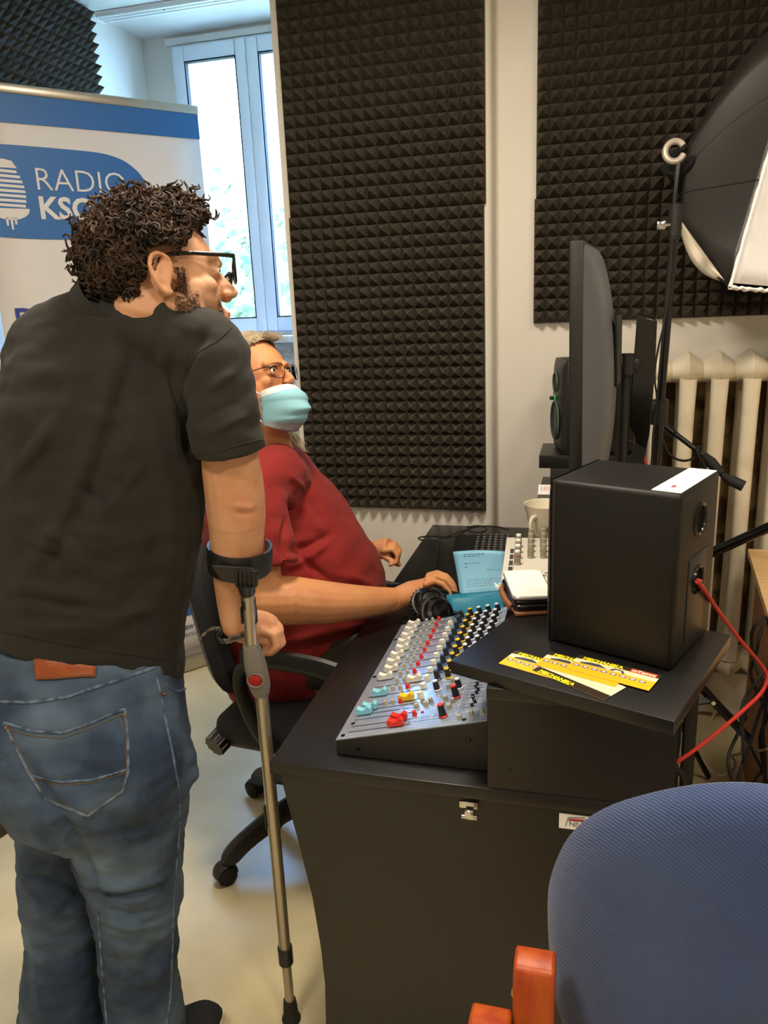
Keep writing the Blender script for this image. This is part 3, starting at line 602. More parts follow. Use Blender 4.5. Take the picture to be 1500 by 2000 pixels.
b = MB(); b.use(M_paper).box((.192, 0, .3105), (.048, .19, .0012)); b.use(M_red).box((.192, -.058, .3115), (.006, .012, .0006)); tag(b.build('sticker', None, s1, smooth=False), 'white sticker along the rear of the top')
s2 = speaker('smaller-looking studio speaker with green rings on the far shelf board', (-.085, 2.70, 1.0805), .22)
b = MB(); b.use(M_paper).box((.18, 0, .3105), (.05, .14, .0012)); b.build('sticker', None, s2, smooth=False)
# ---------------- monitors ----------------
M_mback = mat('monitor_back_grey', '#55575c', .42, bump=.05, bscale=600); M_scr = mat('dark_screen', '#08090b', .12)
mo = thing('computer_monitor', 'large black monitor with grey curved back seen edge-on beside the large speaker', 'monitor', (-.02, 1.92, .95))
mt, mb_ = V((-.047, 1.66, 1.703)), V((-.035, 1.66, 1.10))
my = V((.10, .99, 0)).normalized(); mu = (mt-mb_).normalized(); mn = my.cross(mu).normalized(); HM = (mt-mb_).length; WMo = .34
b = MB(); ax = Matrix((my, mn, mu)).transposed(); cM = mb_+mu*HM/2+my*WMo/2+mn*.014
b.box(cM, (WMo, .028, HM), ax, .004, 2); b.build('bezel', M_black, mo, world=True)
b = MB(); b.box(cM-mn*.0145, (WMo-.02, .001, HM-.02), ax); b.build('screen', M_scr, mo, world=True)
b = MB()
def mback(u, v):
    e = (max(0, math.sin(PI*v))**.55)*(max(0, 1-abs(2*u-1)**5)); return cM+my*((u-.5)*(WMo-.004))+mu*((v-.5)*(HM-.01))+mn*(.013+.052*e*(1 if v < .45 else 1-.0*v))
b.grid(mback, 18, 30); b.build('back_shell', M_mback, mo, world=True)
b = MB(); b.box(cM+mn*.068+mu*.07+my*.05, (.12, .008, .155), ax, .002); b.build('mount_plate', M_black, mo, world=True)
m2 = thing('computer_monitor', 'thin black second monitor seen edge-on between the large monitor and light stand', 'monitor', (.15, 2.2, .95))
O2 = V((0.1090,2.0500,1.5437))
pl = [(0.1090,2.0500,1.5437), (0.1564,2.0500,1.5286), (0.1573,2.0500,1.4131), (0.1549,2.0500,1.3107), (0.1518,2.0500,1.2452), (0.1461,2.0500,1.2080), (0.1342,2.0500,1.1377), (0.0986,2.0500,1.1371), (0.1136,2.0500,1.2051), (0.1191,2.0500,1.2239), (0.1157,2.0500,1.2452), (0.1022,2.0500,1.2690), (0.1026,2.0500,1.3500)]
b = MB(); b.prism([(p[0], p[2]) for p in pl[:6]+pl[9:]], (0, 2.05, 0), (1, 0, 0), (0, 0, 1), (.015, .30, 0)); b.build('panel_housing', M_blackg, m2, world=True, bevel=.002)
b = MB(); b.prism([(p[0], p[2]) for p in pl[5:10]], (0, 2.05, 0), (1, 0, 0), (0, 0, 1), (.01, .12, 0)); b.bx(.06, .2, 2.02, 2.2, .9505, 1.0, .004); b.prism([(.105, 1.0), (.135, 1.0), (.145, 1.17), (.115, 1.17)], (0, 2.07, 0), (1, 0, 0), (0, 0, 1), (.0, .06, 0)); b.build('foot', M_black, m2, world=True)
ma = thing('dual_monitor_mount', 'black jointed monitor arm joining the two monitors', 'monitor mount', (.12, 2.15, .95))
j0 = V((0.0622,2.0000,1.4293)); j1 = V((0.0863,2.0300,1.4263)); j2 = V((0.1100,2.0600,1.4195))
b = MB(); b.cyl(j0+V((-.012, 0, 0)), j0+V((.014, 0, 0)), .027, n=20); b.build('tilt_joint', M_black, ma, world=True)
b = MB(); b.cyl(j1+V((0, 0, -.024)), j1+V((0, 0, .026)), .02, n=20); b.box((j1+j2)/2, (.045, .03, .034), None, .006); b.build('knuckle', M_black, ma, world=True)
b = MB(); b.cyl(V((j1.x, j1.y+.02, .9505)), V((j1.x, j1.y+.02, j1.z)), .014); b.build('post', M_black, ma, world=True)
# ---------------- big mixing console ----------------
M_pan = mat('mixer_panel_blue_grey', '#9fadc4', .28, metal=.6, c2='#aab7cb', nscale=30); M_side = mat('mixer_side_black', '#1b1a19', .5, bump=.3, bscale=900)
M_fw = mat('cream_cap', '#d8d2c2', .5); M_fc = mat('cyan_cap', '#7fc0cf', .5); M_fy = mat('yellow_cap', '#e3b512', .5); M_fr = mat('red_cap', '#cf2a1e', .45); M_fg = mat('grey_button', '#a9a390', .5)
M_kb = mat('knob_black', '#19191b', .5); M_kbl = mat('knob_blue', '#2f5277', .5); M_prt = mat('white_print', '#d9dee4', .6)
mO = V((-.458, 1.25, .782)); mU = V((.295, 0, .075)).normalized(); mV = V((0, 1, 0)); mN = mU.cross(mV); ML = .556; MD = .304
mx = thing('mixing_console', 'broadcast mixing console with rows of faders and coloured knobs on the near desk', 'mixing console', (-.3, 1.52, .75))
def mp(a, c, h=0): return mO+mU*a+mV*c+mN*h
mfr = Matrix((mU, mV, mN)).transposed()
b = MB(); b.prism([(0, 0), (0, .029), (.295, .104), (.295, 0)], mO+V((0, 0, -.031)), (1, 0, 0), (0, 0, 1), (0, ML, 0)); b.build('chassis', M_side, mx, world=True, bevel=.0015)
b = MB(); b.box(mp(MD/2, ML/2, .0), (MD, ML, .003), mfr, .001)
b.build('top_panel', M_pan, mx, world=True)
for x, z in ((.045, .0), (.26, .045)):
    b = MB(); b.lathe(mO+V((x, .0005, z-.012+.0)), [(0, -.003), (.003, -.003), (.005, -.0015), (.005, 0)], (0, 1, 0), 12); b.build('screw', M_blackg, mx, world=True)
for a, c in ((.012, .012), (.02, .055), (.008, .26), (.008, .46), (.259, .012), (.15, .545)):
    b = MB(); b.lathe(mp(a, c, .0015), [(.0045, 0), (.0045, .0012), (.002, .002), (0, .001)], mN, 12); b.build('screw', M_blackg, mx, world=True)
ch = [.238+.0365*k for k in range(9)]
rn = random.Random(3)
b = MB(); b.use(M_prt)
def dash(a, c, la, lc): b.box(mp(a, c, .0017), (la, lc, .0002), mfr)
dash(.15, .012, .29, .0006); dash(.15, .0035, .29, .0006)
for c in [.03, .06, .072, .11, .14, .18, .2]+ch:
    for k in range(10):
        for s in (-1, 1): dash(.03+k*.008, c+s*.008, .0006, .003)
    for a0 in (.108, .128, .155, .18, .205, .23, .253, .272):
        dash(a0+.004*rn.random(), c+.010, .008+.006*rn.random(), .0009); dash(a0+.006*rn.random(), c-.006, .0009, .006); dash(a0+.008, c+.014, .006, .0022)
for a in (.162, .19, .24): dash(a, .12, .0005, .2)
for c in (.08, .125, .168): dash(.21, c, .17, .0005)
b.build('panel_print', None, mx, world=True, smooth=False)
b = MB()
for c in [.022, .042, .068, .088, .105, .162, .204, .122]+ch: b.box(mp(.085, c, .0016), (.13, .0022, .0006), mfr)
b.build('fader_slots', M_rubber, mx, world=True, smooth=False)
def capmesh():
    b = MB(); pr = [(-.0155, 0), (-.0165, .010), (-.012, .0145), (-.006, .0105), (-.0008, .008), (-.0004, .0095), (.0004, .0095), (.0008, .008), (.006, .0105), (.012, .0145), (.0165, .010), (.0155, 0)]
    b.prism([(x, z+.003) for x, z in pr], (0, -.0065, 0), (1, 0, 0), (0, 0, 1), (0, .013, 0)); return b
def put(name, mb, m, a, c, parent=mx, h=.0016): # a local part on the sloping panel
    bmesh.ops.transform(mb.bm, matrix=frame(mp(a, c, h), mU, mV, mN), verts=mb.bm.verts[:]); return mb.build(name, m, parent, world=True)
PROT = {}
def rep(key, name, make, m, a, c):
    """first one is built, the following ones are copies of it"""
    if key not in PROT:
        o = put(name, make(), m, a, c); PROT[key] = (o, a, c); return o
    o0, a0, c0 = PROT[key]; o = o0.copy(); COL.objects.link(o); o.parent = mx; o.location = V(o0.location)+mU*(a-a0)+mV*(c-c0); return o
for k, c in enumerate(ch): rep('fw', 'fader_cap', capmesh, M_fw, .043+(.004 if k in (1, 4) else 0), c)
rep('fw', 'fader_cap', capmesh, M_fw, .118, .204)
for a, c in ((.050, .162), (.044, .105), (.036, .088)): rep('fc', 'fader_cap', capmesh, M_fc, a, c)
rep('fy', 'fader_cap', capmesh, M_fy, .120, .122)
for a, c in ((.124, .042), (.122, .022)): rep('fr', 'fader_cap', capmesh, M_fr, a, c)
def btn(w=.0075, h=.008):
    def f(): b = MB(); b.box((0, 0, h/2+.002), (w, w, h), None, .0012); b.box((0, 0, .001), (w*1.15, w*1.15, .003)); return b
    return f
for c in ch+[.204, .168, .105]:
    rep('br', 'push_button', btn(), M_fr, .1075, c+.012)
    for a in (.075, .091): rep('bg', 'push_button', btn(.0068), M_fg, a, c+.012)
rep('br', 'push_button', btn(), M_fr, .152, .055)
for k in range(11): rep('bw', 'push_button', btn(.0105), M_fw, .1455, .135+.0365*k)
for a, c in ((.150, .085), (.168, .088), (.158, .105), (.176, .1), (.207, .075), (.207, .1), (.222, .062), (.225, .085), (.226, .12), (.25, .016), (.272, .024), (.292, .026), (.205, .15), (.21, .175)): rep('bg2', 'push_button', btn(.0078), M_fg, a, c)
def knob(cap, h=.022, r=.0068):
    def f():
        b = MB(); b.use(M_kb).lathe((0, 0, .001), [(r, 0), (r*.96, h*.3), (r*.78, h*.92)], (0, 0, 1), 20); b.use(cap).lathe((0, 0, .001), [(r*1.18, 0), (r*1.18, .0022), (r, .003)], (0, 0, 1), 20)
        b.use(cap).lathe((0, 0, .001), [(r*.78, h*.92), (r*.72, h), (0, h)], (0, 0, 1), 20); b.box((r*.72, 0, h*.5), (.0022, .0018, h*.9), (0, -.1, 0)); return b
    return f
for k in range(10):
    c = .198+.0365*k
    if k < 9 or True: rep('kb', 'knob', knob(M_kbl), None, .1715, c)
    rep('ky', 'knob', knob(M_fy), None, .1955, c+.001)
    if k > 2: rep('kw', 'knob', knob(M_prt), None, .2185, c+.002); rep('kw', 'knob', knob(M_prt), None, .2415, c+.002)
    if k > 2: rep('kw', 'knob', knob(M_prt), None, .265, c+.002)
rep('kw', 'knob', knob(M_prt), None, .180, .148); rep('kw', 'knob', knob(M_prt), None, .2285, .142)
for a, c in ((.2285, .105), (.2145, .034)): rep('kr', 'knob', knob(M_fr, .026, .0076), None, a, c)
rep('led', 'level_light', lambda: (lambda b: b.lathe((0, 0, 0), [(.003, 0), (.0028, .002), (0, .003)], (0, 0, 1), 12))(MB()), mat('red_led', '#a01f2a', .3), .166, .062)
b = MB(); b.use(M_rubber)
for k in range(12):
    for c in (.030, .042): b.box(mp(.146+k*.0055, c, .0016), (.0028, .0018, .0004), mfr)
b.build('level_meter', None, mx, world=True)
def sl(): b = MB(); b.use(M_kb).box((0, 0, .004), (.006, .003, .008), None, .0006); b.use(M_prt).box((0, 0, .0082), (.001, .0032, .0006)); return b
for k in range(9):
    b = MB(); b.box(mp(.262, .058+k*.0125, .0016), (.028, .001, .0005), mfr); s_o = b.build('equaliser_slot', M_rubber, mx, world=True)
    rep('sl', 'equaliser_slider', sl, None, .268+.004*math.sin(k*1.7), .058+k*.0125)
# ---------------- small mixer on the riser ----------------
sm = thing('small_mixer', 'small light-grey mixer with ribbed knobs on the riser in front of the mug', 'small mixer', (-.1, 1.82, .951)); M_lg = mat('light_grey_metal', '#d3cdbf', .45); M_kg = mat('grey_ribbed_knob', '#9a947f', .5)
A_ = V((-0.1823,1.6737,0.9900)); B_ = V((-0.2002,1.9506,0.9900)); sv = (B_-A_).normalized(); su = V((sv.y, -sv.x, 0)); SL = (B_-A_).length+.0; SWd = .21
A_ = A_-sv*.05; SL += .05
b = MB(); b.box((A_+su*SWd/2+sv*SL/2)+V((0, 0, -.0195)), (SWd, SL, .038), Matrix((su, sv, V((0, 0, 1)))).transposed(), .003); b.build('housing', M_lg, sm, world=True)
sfr = Matrix((su, sv, V((0, 0, 1)))).transposed()
def sp(a, c, h=0): return A_+su*a+sv*c+V((0, 0, h))
n1 = V((-0.1532,1.7387,0.9900)); n2 = V((-0.1260,1.7916,0.9900)); n3 = V((-0.0959,1.7957,0.9900)); stp = .0435
for c0, capm, ring in ((n1, M_white, True), (n2, M_kg, False), (n3, M_kg, False), (n3+su*.032, M_kg, False), (n3+su*.064, M_kg, False)):
    for k in range(4 if ring else 4):
        q = c0+sv*(stp*k); b = MB(); H_ = .034
        b.use(M_kg).lathe(q, [(.0088, 0), (.0088, .003), (.0074, .004), (.0072, H_*.7)], (0, 0, 1), 18)
        if ring: b.use(M_red if k == 0 else M_kg).lathe(q, [(.0079, H_*.6), (.0079, H_*.66)], (0, 0, 1), 18)
        b.use(M_kg).lathe(q, [(.0072, H_*.7), (.0066, H_*.9)], (0, 0, 1), 18); b.use(capm).lathe(q, [(.0066, H_*.9), (.006, H_), (0, H_)], (0, 0, 1), 18)
        b.use(M_kg)
        for i in range(14):
            a = 2*PI*i/14; b.box(q+V((math.cos(a)*.0074, math.sin(a)*.0074, H_*.36)), (.0009, .0009, H_*.55), (0, 0, a))
        b.build('knob', None, sm, world=True)
b = MB(); b.use(M_ink)
for k in range(4): b.box(sp(.018, .075+k*.045, .0004), (.009, .032, .0006), sfr)
b.box(sp(.0135, .05, .0004), (.0008, .12, .0005), sfr); b.box(sp(.024, .05, .0004), (.0008, .12, .0005), sfr)
for a, c, l in ((.06, .055, .01), (.09, .04, .02), (.10, .055, .008), (.075, .03, .06)): b.box(sp(a, c, .0004), (l, .003 if l < .05 else .0008, .0005), sfr)
for k in range(6): b.box(sp(.045+k*.012, .042, .0004), (.002, .003, .0005), sfr)
b.build('panel_marking', None, sm, world=True, smooth=False)
# ---------------- mug ----------------
M_cer = mat('cream_glazed_ceramic', '#e6dfc8', .18, coat=.3); M_pur = mat('violet_pattern', '#6c5f86', .35)
mq = V((-0.1077,2.0331,0.9520)); mug = thing('mug', 'cream conical mug with violet pattern on the riser beside the large speaker', 'mug', tuple(mq))
b = MB(); b.lathe((0, 0, 0), [(.0, .001), (.026, .0), (.029, .003), (.035, .03), (.045, .07), (.0545, .108), (.0555, .110), (.053, .109), (.043, .07), (.033, .03), (.028, .006), (0, .005)], (0, 0, 1), 44); b.build('body', M_cer, mug)
hd = V((-.42, -.9, 0)).normalized()
b = MB(); b.tube([hd*.046+V((0, 0, .083)), hd*.066+V((0, 0, .086)), hd*.074+V((0, 0, .076)), hd*.072+V((0, 0, .055)), hd*.058+V((0, 0, .032)), hd*.036+V((0, 0, .024))], .0052, 10, smooth=2, flat=1.3); b.build('handle', M_cer, mug)
b = MB()
def ms(a, z): r = (.035+(z-.03)/.078*.0195)+.0006; return V((math.cos(a)*r, math.sin(a)*r, z))
for a0, z0, s in ((-2.75, .055, 1), (-2.9, .07, .8), (-1.1, .045, .7), (-1.35, .05, .6)):
    for i in range(5):
        a = a0+i*.05*s; z = z0-.004*i*s; b.quad(ms(a-.03, z+.008*s), ms(a-.01, z+.012*s), ms(a+.03, z-.003*s), ms(a+.012, z-.008*s))
b.build('pattern', M_pur, mug)
b = MB(); b.lathe((0, 0, .02), [(.0305, 0), (0, .0001)], (0, 0, 1), 30); b.build('tea', mat('milky_tea', '#b58a55', .2), mug)
# name card and red pen behind the mug
b = MB(); b.use(M_paper); cq = V((-0.1586,2.5663,0.9520)); b.prism([(0, 0), (.085, .0), (.085, .045), (0, .045)], cq, (1, 0, 0), (0, .82, .57), (0, .0006, -.0006))
b.use(M_red)
for i, x in enumerate((.010, .019, .026, .035, .044)): b.prism([(x, .018), (x+.0018, .018), (x+.0018, .036), (x, .036)], cq+V((0, -.0003, .0003)), (1, 0, 0), (0, .82, .57), (0, -.0003, .0003))
tag(b.build('note_card', None, smooth=False), 'small white card with red handwriting behind the mug', 'note card')
b = MB(); rq = V((-0.1041,2.8001,0.9600)); b.box(rq, (.03, .03, .018), (0, 0, .4), .004); tag(b.build('red_clip', M_fr), 'small red clip on the riser below the far speaker board', 'clip')
cab('speaker_cable', 'red cable end rising behind the second monitor', [(0.1784,2.6600,1.0878), (0.1843,2.6600,1.0653), (0.1923,2.6600,1.0321), (0.2007,2.6600,0.9918)], .005, M_redc)
cab('monitor_cable', 'black cable drooping from the large monitor, left of the pair', [(0.0623,2.2000,1.2046), (0.0732,2.2000,1.1686), (0.0907,2.2000,1.1396), (0.1001,2.2000,1.1105)], .004, M_rubber)
cab('monitor_cable', 'black cable drooping from the large monitor, right of the pair', [(0.0632,2.2500,1.2104), (0.0815,2.2500,1.1692), (0.1040,2.2500,1.1293), (0.1163,2.2500,1.0996)], .004, M_rubber)
cab('monitor_cable', 'black cable arching between far speaker and second monitor', [(0.1158,2.5000,1.1477), (0.1312,2.5000,1.1477), (0.1438,2.5000,1.1380), (0.1542,2.5000,1.1103)], .004, M_rubber)
cab('light_cable', 'thin black cable running down along the light stand', [(0.2124,2.4000,1.7443), (0.2112,2.4000,1.6654), (0.2045,2.3800,1.5262), (0.1846,2.3800,1.4267), (0.1812,2.3800,1.3536), (0.1922,2.3800,1.3015), (0.1905,2.3800,1.2490), (0.1849,2.3800,1.1882), (0.1880,2.3800,1.0638)], .0028, M_rubber)
# ---------------- keyboard ----------------
kO = V((-0.4011,2.2627,0.7520)); kv = V((-.075, 1, 0)).normalized(); ku = V((kv.y, -kv.x, 0)); kb = thing('keyboard', 'black computer keyboard lying along the desk below the wall', 'keyboard', (kO.x, kO.y+.2, .7505), (0, 0, 0))
kO = V((-.405, 2.15, .7505)); kfr = Matrix((ku, kv, V((0, 0, 1)))).transposed(); KL = .52
b = MB(); b.box(kO+ku*.085+kv*KL/2+V((0, 0, .009)), (.20, KL, .018), kfr, .005); b.build('housing', M_black, kb, world=True)
M_key = mat('key_black', '#222223', .4); M_leg = mat('key_print', '#cfcfc8', .5)
first = None; cnt = 0
for r in range(6):
    for c in range(18):
        if r == 5 and c in (3, 4, 5, 6, 7, 8): continue
        if r == 0 and c in (1, 6, 11): continue
        q = kO+ku*(.175-r*.021)+kv*(.018+c*.0285)+V((0, 0, .0215))
        if first is None:
            b = MB(); b.use(M_key).box(q, (.0175, .024, .007), kfr, .0015); b.use(M_leg).box(q+V((0, 0, .0037)), (.005, .004, .0003), kfr); first = b.build('key', None, kb, world=True); f0 = q
        else: o = first.copy(); COL.objects.link(o); o.parent = kb; o.location = first.location+(q-f0)
        cnt += 1
cab('mouse_cable', 'black cable looped over the far desk corner and keyboard', [(-0.4682,2.2775,0.7570), (-0.5012,2.5395,0.7570), (-0.5125,2.6289,0.7570), (-0.5818,2.6140,0.7570), (-0.5991,2.6498,0.7570), (-0.5558,2.6744,0.7570), (-0.4959,2.6625,0.7570), (-0.4571,2.6597,0.7750), (-0.4218,2.6762,0.7850), (-0.3912,2.7263,0.7850), (-0.3165,2.7350,0.7850), (-0.2727,2.7106,0.7800)], .003, M_rubber)
cab('keyboard_cable', 'black cable coil lying across the top of the keyboard', [(-0.5085,2.6482,0.7570), (-0.4390,2.6076,0.7800), (-0.4234,2.6861,0.7820), (-0.3909,2.6575,0.7820), (-0.3543,2.6618,0.7820), (-0.3480,2.7148,0.7820), (-0.3851,2.7508,0.7820), (-0.4246,2.7192,0.7820)], .0028, M_rubber)
# ---------------- document in a blue sleeve ----------------
M_bp = mat('pale_blue_printout', '#74b0cd', .5); M_sl = mat('blue_plastic_sleeve', '#2f86a6', .15, alpha=.72, spec=.6)
dcm = thing('document_sleeve', 'blue printed document in a clear blue sleeve leaning behind the console', 'document', (-.3, 1.97, .752))
c0, c1, c2, c3 = V((-0.3638,2.0600,0.9057)), V((-0.2161,2.0500,0.9168)), V((-0.3276,1.9700,0.7844)), V((-0.2007,1.9700,0.8043))
def dc(u, v): return c0.lerp(c1, u).lerp(c2.lerp(c3, u), v)+V((0, .010*math.sin(PI*v), .004*math.sin(PI*u)*(1-v)))
b = MB(); b.grid(dc, 10, 12); b.build('paper', M_bp, dcm, world=True, solid=.0008)
b = MB(); dU = (c1-c0).normalized(); dW = (c0-c2).normalized(); dN = dU.cross(dW)
for v, u0, u1, hh in ((.07, .2, .62, .004), (.11, .2, .5, .003), (.26, .18, .5, .005), (.33, .18, .26, .005), (.40, .62, .92, .006), (.58, .2, .95, .005), (.62, .17, .95, .005), (.66, .17, .95, .005), (.70, .17, .9, .005), (.78, .18, .9, .005)):
    rn = random.Random(int(v*100)); u = u0
    while u < u1:
        l = rn.uniform(.03, .09); p = dc(u, v)-V((0, .0013, 0)); p2 = dc(min(u+l, u1), v)-V((0, .0013, 0)); b.quad(p, p2, p2-V((0, 0, hh*.8)), p-V((0, 0, hh*.8))); u += l+.02
b.build('printed_lines', mat('blue_grey_print', '#2f5f80', .6), dcm, world=True, smooth=False)
e0, e1, e2, e3 = V((-0.3558,1.9000,0.8374)), V((-0.2064,1.9200,0.8529)), V((-0.3274,1.8400,0.7677)), V((-0.1940,1.8400,0.8227))
b = MB(); b.grid(lambda u, v: e0.lerp(e1, u).lerp(e2.lerp(e3, u), v)+V((0, -.004*math.sin(PI*v), 0)), 8, 6); b.build('sleeve', M_sl, dcm, world=True, solid=.0006)
# ---------------- stack of phones on the board corner ----------------
pc = V((-.112, 1.552, .976)); pang = math.atan2(.97, -.24)-PI/2
def phone(name, label, z, w_, l_, t_, m, mt_, dx=0, da=0, bev=.004, parts=None):
    t = thing(name, label, 'phone', (pc.x+dx, pc.y, z), (0, 0, pang+da)); b = MB(); r = .014
    P = [(sx*(w_/2-r)+r*math.cos(a), sy*(l_/2-r)+r*math.sin(a)) for sx, sy, a0 in ((1, 1, 0), (-1, 1, PI/2), (-1, -1, PI), (1, -1, 1.5*PI)) for a in [a0+i*PI/8 for i in range(5)]]
    b.prism(P, (0, 0, 0), (1, 0, 0), (0, 1, 0), (0, 0, t_)); b.build('body', m, t, bevel=min(t_*.35, .003))
    b = MB(); b.prism([(x*.955, y*.975) for x, y in P], (0, 0, t_), (1, 0, 0), (0, 1, 0), (0, 0, .0006)); b.build('face', mt_, t, bevel=0); return t
M_lth = mat('brown_leather', '#7a4a2c', .6, c2='#8f5d3a', nscale=30)
lc = thing('leather_case', 'worn brown leather case lying open under the phones', 'case', (pc.x, pc.y, pc.z), (0, 0, pang+.08))
b = MB(); b.box((0, 0, .004), (.098, .168, .008), None, .003); b.build('cover', M_lth, lc)
b = MB(); b.tube([(-.049, -.05, .006), (-.056, -.02, .012), (-.055, .02, .016), (-.049, .05, .01)], .006, 8, smooth=2, flat=1.4); b.build('loop', M_lth, lc)
b = MB()
for i in range(14): a = i*.5; b.tube([(-.05, .045, .014), (-.058+.006*math.cos(a), .05+.009*math.sin(a), .018+.006*math.cos(a*2))], .0012, 4)
b.build('frayed_edge', M_paper, lc)
phone('wallet', 'thick black zipped wallet between the phones and the leather case', pc.z+.0085, .092, .165, .013, M_blackg, M_black, da=.03)['category'] = 'wallet'
phone('smartphone', 'black phone lying in the middle of the stack on the shelf board', pc.z+.0225, .088, .158, .007, M_blackg, M_blackg)
phone('smartphone', 'white phone face down on top of the stack beside the speaker', pc.z+.0305, .084, .160, .008, mat('silver_rim', '#b9b4b0', .25, metal=.6), M_white, dx=-.004)
# ---------------- headphones ----------------
M_pad = mat('black_leatherette', '#131313', .45, bump=.4, bscale=150)
hc = V((-0.3876,1.8800,0.8022)); hc.z = .80
hp = thing('headphones', 'black over-ear headphones lying on the desk beside the hand', 'headphones', (hc.x, hc.y, .7505))
def cup(c, ax, r, flip=1):
    ax = V(ax).normalized(); b = MB(); b.lathe(c, [(r*.55, -.006), (r*.8, -.012), (r, -.006), (r*1.04, .004), (r*.97, .013), (r*.8, .015)], ax, 36)
    pd = b.build('ear_pad', M_pad, hp, world=True); b = MB()
    b.lathe(c, [(r*.86, .012), (r*.88, .02), (r*.74, .029), (r*.55, .032), (r*.5, .030), (r*.44, .034), (0, .036)], ax, 36); b.build('ear_cup', M_blackg, hp, world=True)
    u = ax.orthogonal().normalized(); v = ax.cross(u); b = MB()
    for i in range(26): a = 2*PI*i/26; q = c+u*math.cos(a)*r*1.035+v*math.sin(a)*r*1.035; b.tube([q-ax*.002, q+ax*.010], .0016, 5)
    b.build('pad_ridges', M_pad, pd, world=True)
k1, k2 = hc+V((-.018, .025, .004)), hc+V((.012, -.022, -.002))
cup(k1, (.30, -.62, .72), .049); cup(k2, (.50, -.66, .56), .048)
b = MB(); u0 = V((.9, .1, -.2)).normalized(); w0 = V((.25, .9, -.15)).normalized()
b.tube([k1+V((-.02, .02, .02)), hc+V((.0, .05, .03)), hc+V((.05, .10, .0)), hc+V((.13, .12, -.028)), hc+V((.17, .05, -.035)), hc+V((.12, -.0, -.03)), k2+V((.04, .005, 0))], .008, 8, smooth=3, flat=1.8); b.build('headband', M_pad, hp, world=True)
b = MB(); b.tube([k1+V((-.03, .01, -.035)), V((-0.4504,1.8959,0.7540)), V((-0.4781,1.8914,0.7540)), V((-0.4911,1.9035,0.7540)), V((-0.4730,1.9317,0.7540))], .002, 6, smooth=2); b.build('cord', M_rubber, hp, world=True)
# ---------------- flyers ----------------
M_fly = mat('flyer_orange', '#efb628', .3, coat=.3); M_flyg = mat('flyer_cream', '#e6d9b4', .3, coat=.3); M_flyd = mat('flyer_dark', '#352a1e', .3, coat=.3); M_flyy = mat('flyer_yellow', '#f4e21c', .4); M_flyo = mat('flyer_logo_orange', '#e2552a', .4); M_flyb = mat('flyer_badge', '#6f6fa8', .4)
def flyer(label, c, ang, z, dark=False, logo=False):
    t = thing('flyer', label, 'flyer', (c[0], c[1], z), (0, 0, ang), group='flyers on the near shelf board'); L_, W_ = .145, .062
    b = MB(); b.use(M_fly if not dark else M_flyg); b.bx(-L_/2, L_/2, -W_/2, W_/2, 0, .0004)
    if not dark:
        b.use(M_flyg); b.bx(-L_/2, L_/2, .002, W_/2-.014, .0004, .0005)
        b.use(M_flyd); b.bx(-L_/2, L_/2, W_/2-.014, W_/2, .0004, .0005)
    else: b.use(M_flyd); b.bx(-L_/2, L_/2, -W_/2, -W_/2+.02, .0004, .0005)
    b.build('sheet', None, t, smooth=False)
    b = MB(); b.use(M_flyy)
    y = W_/2-.012 if not dark else -W_/2+.004
    b.text('MECHANIKA', Matrix.Translation((-.062, y, .0007)), .0125, .0006)
    b.box((-.03, y-.002, .00055), (.066, .0018, .0002))
    if not dark:
        b.use(M_ink); b.prism([(-.06, .006), (-.045, .012), (-.028, .013), (-.018, .007), (-.012, .004), (-.06, .002)], (0, 0, .0006), (1, 0, 0), (0, 1, 0), (0, 0, .0002))
        b.prism([(-.008, .004), (.0, .014), (.014, .012), (.02, .002), (.015, .002), (.012, .009), (.002, .01), (-.002, .003)], (0, 0, .0006), (1, 0, 0), (0, 1, 0), (0, 0, .0002))
        for k in range(8): b.use(M_flyb); b.box((-.062+k*.0165, -.008, .0007), (.011, .006, .0003)); b.use(M_paper); b.box((-.062+k*.0165, -.008, .0009), (.006, .003, .0003))
        b.use(M_flyo); b.box((.045, .0225, .0006), (.044, .013, .0003)); b.use(M_paper); b.text('mTenws', Matrix.Translation((.026, .019, .0009)), .0115, .0003)
    b.build('print', None, t, smooth=False)
fz = .9756
flyer('orange flyer with badge row, leftmost of the fan by the board edge', (-0.0629,1.2446,0.9760), -.42, fz)
flyer('flyer lying reversed with its dark yellow-lettered edge toward the board corner', (-0.0052,1.2109,0.9760), -.62, fz+.0008, dark=True)
flyer('orange flyer in the middle of the fan, under the topmost one', (0.0002,1.2478,0.9760), -.41, fz+.0016)
flyer('topmost orange flyer with a red logo, against the speaker', (0.0517,1.2415,0.9760), -.40, fz+.0024)

# ---------------- people: helpers ----------------
cR, cF, cU = V((.9668, .2521, -.0410)), V((-.2541, .9308, -.2631)), V((-.0283, .2648, .9639))
EYE = V((0, 0, 1.6))
def fuse(mb, voxel, smooth=3, sf=.6):
    """union of overlapping closed shapes as one continuous surface -> bmesh"""
    bm = mb.bm; bmesh.ops.recalc_face_normals(bm, faces=bm.faces[:])
    me = bpy.data.meshes.new('f'); bm.to_mesh(me); bm.free(); o = bpy.data.objects.new('f', me); COL.objects.link(o)
    r = o.modifiers.new('r', 'REMESH'); r.mode = 'VOXEL'; r.voxel_size = voxel; r.adaptivity = 0
    if smooth: s = o.modifiers.new('s', 'SMOOTH'); s.iterations = smooth; s.factor = sf
    bpy.context.view_layer.update(); dg = bpy.context.evaluated_depsgraph_get()
    m2 = bpy.data.meshes.new_from_object(o.evaluated_get(dg)); out = MB(); out.bm.from_mesh(m2)
    bpy.data.objects.remove(o); bpy.data.meshes.remove(me); bpy.data.meshes.remove(m2)
    return out
def bvh(mb): mb.bm.normal_update(); return BVHTree.FromBMesh(mb.bm)
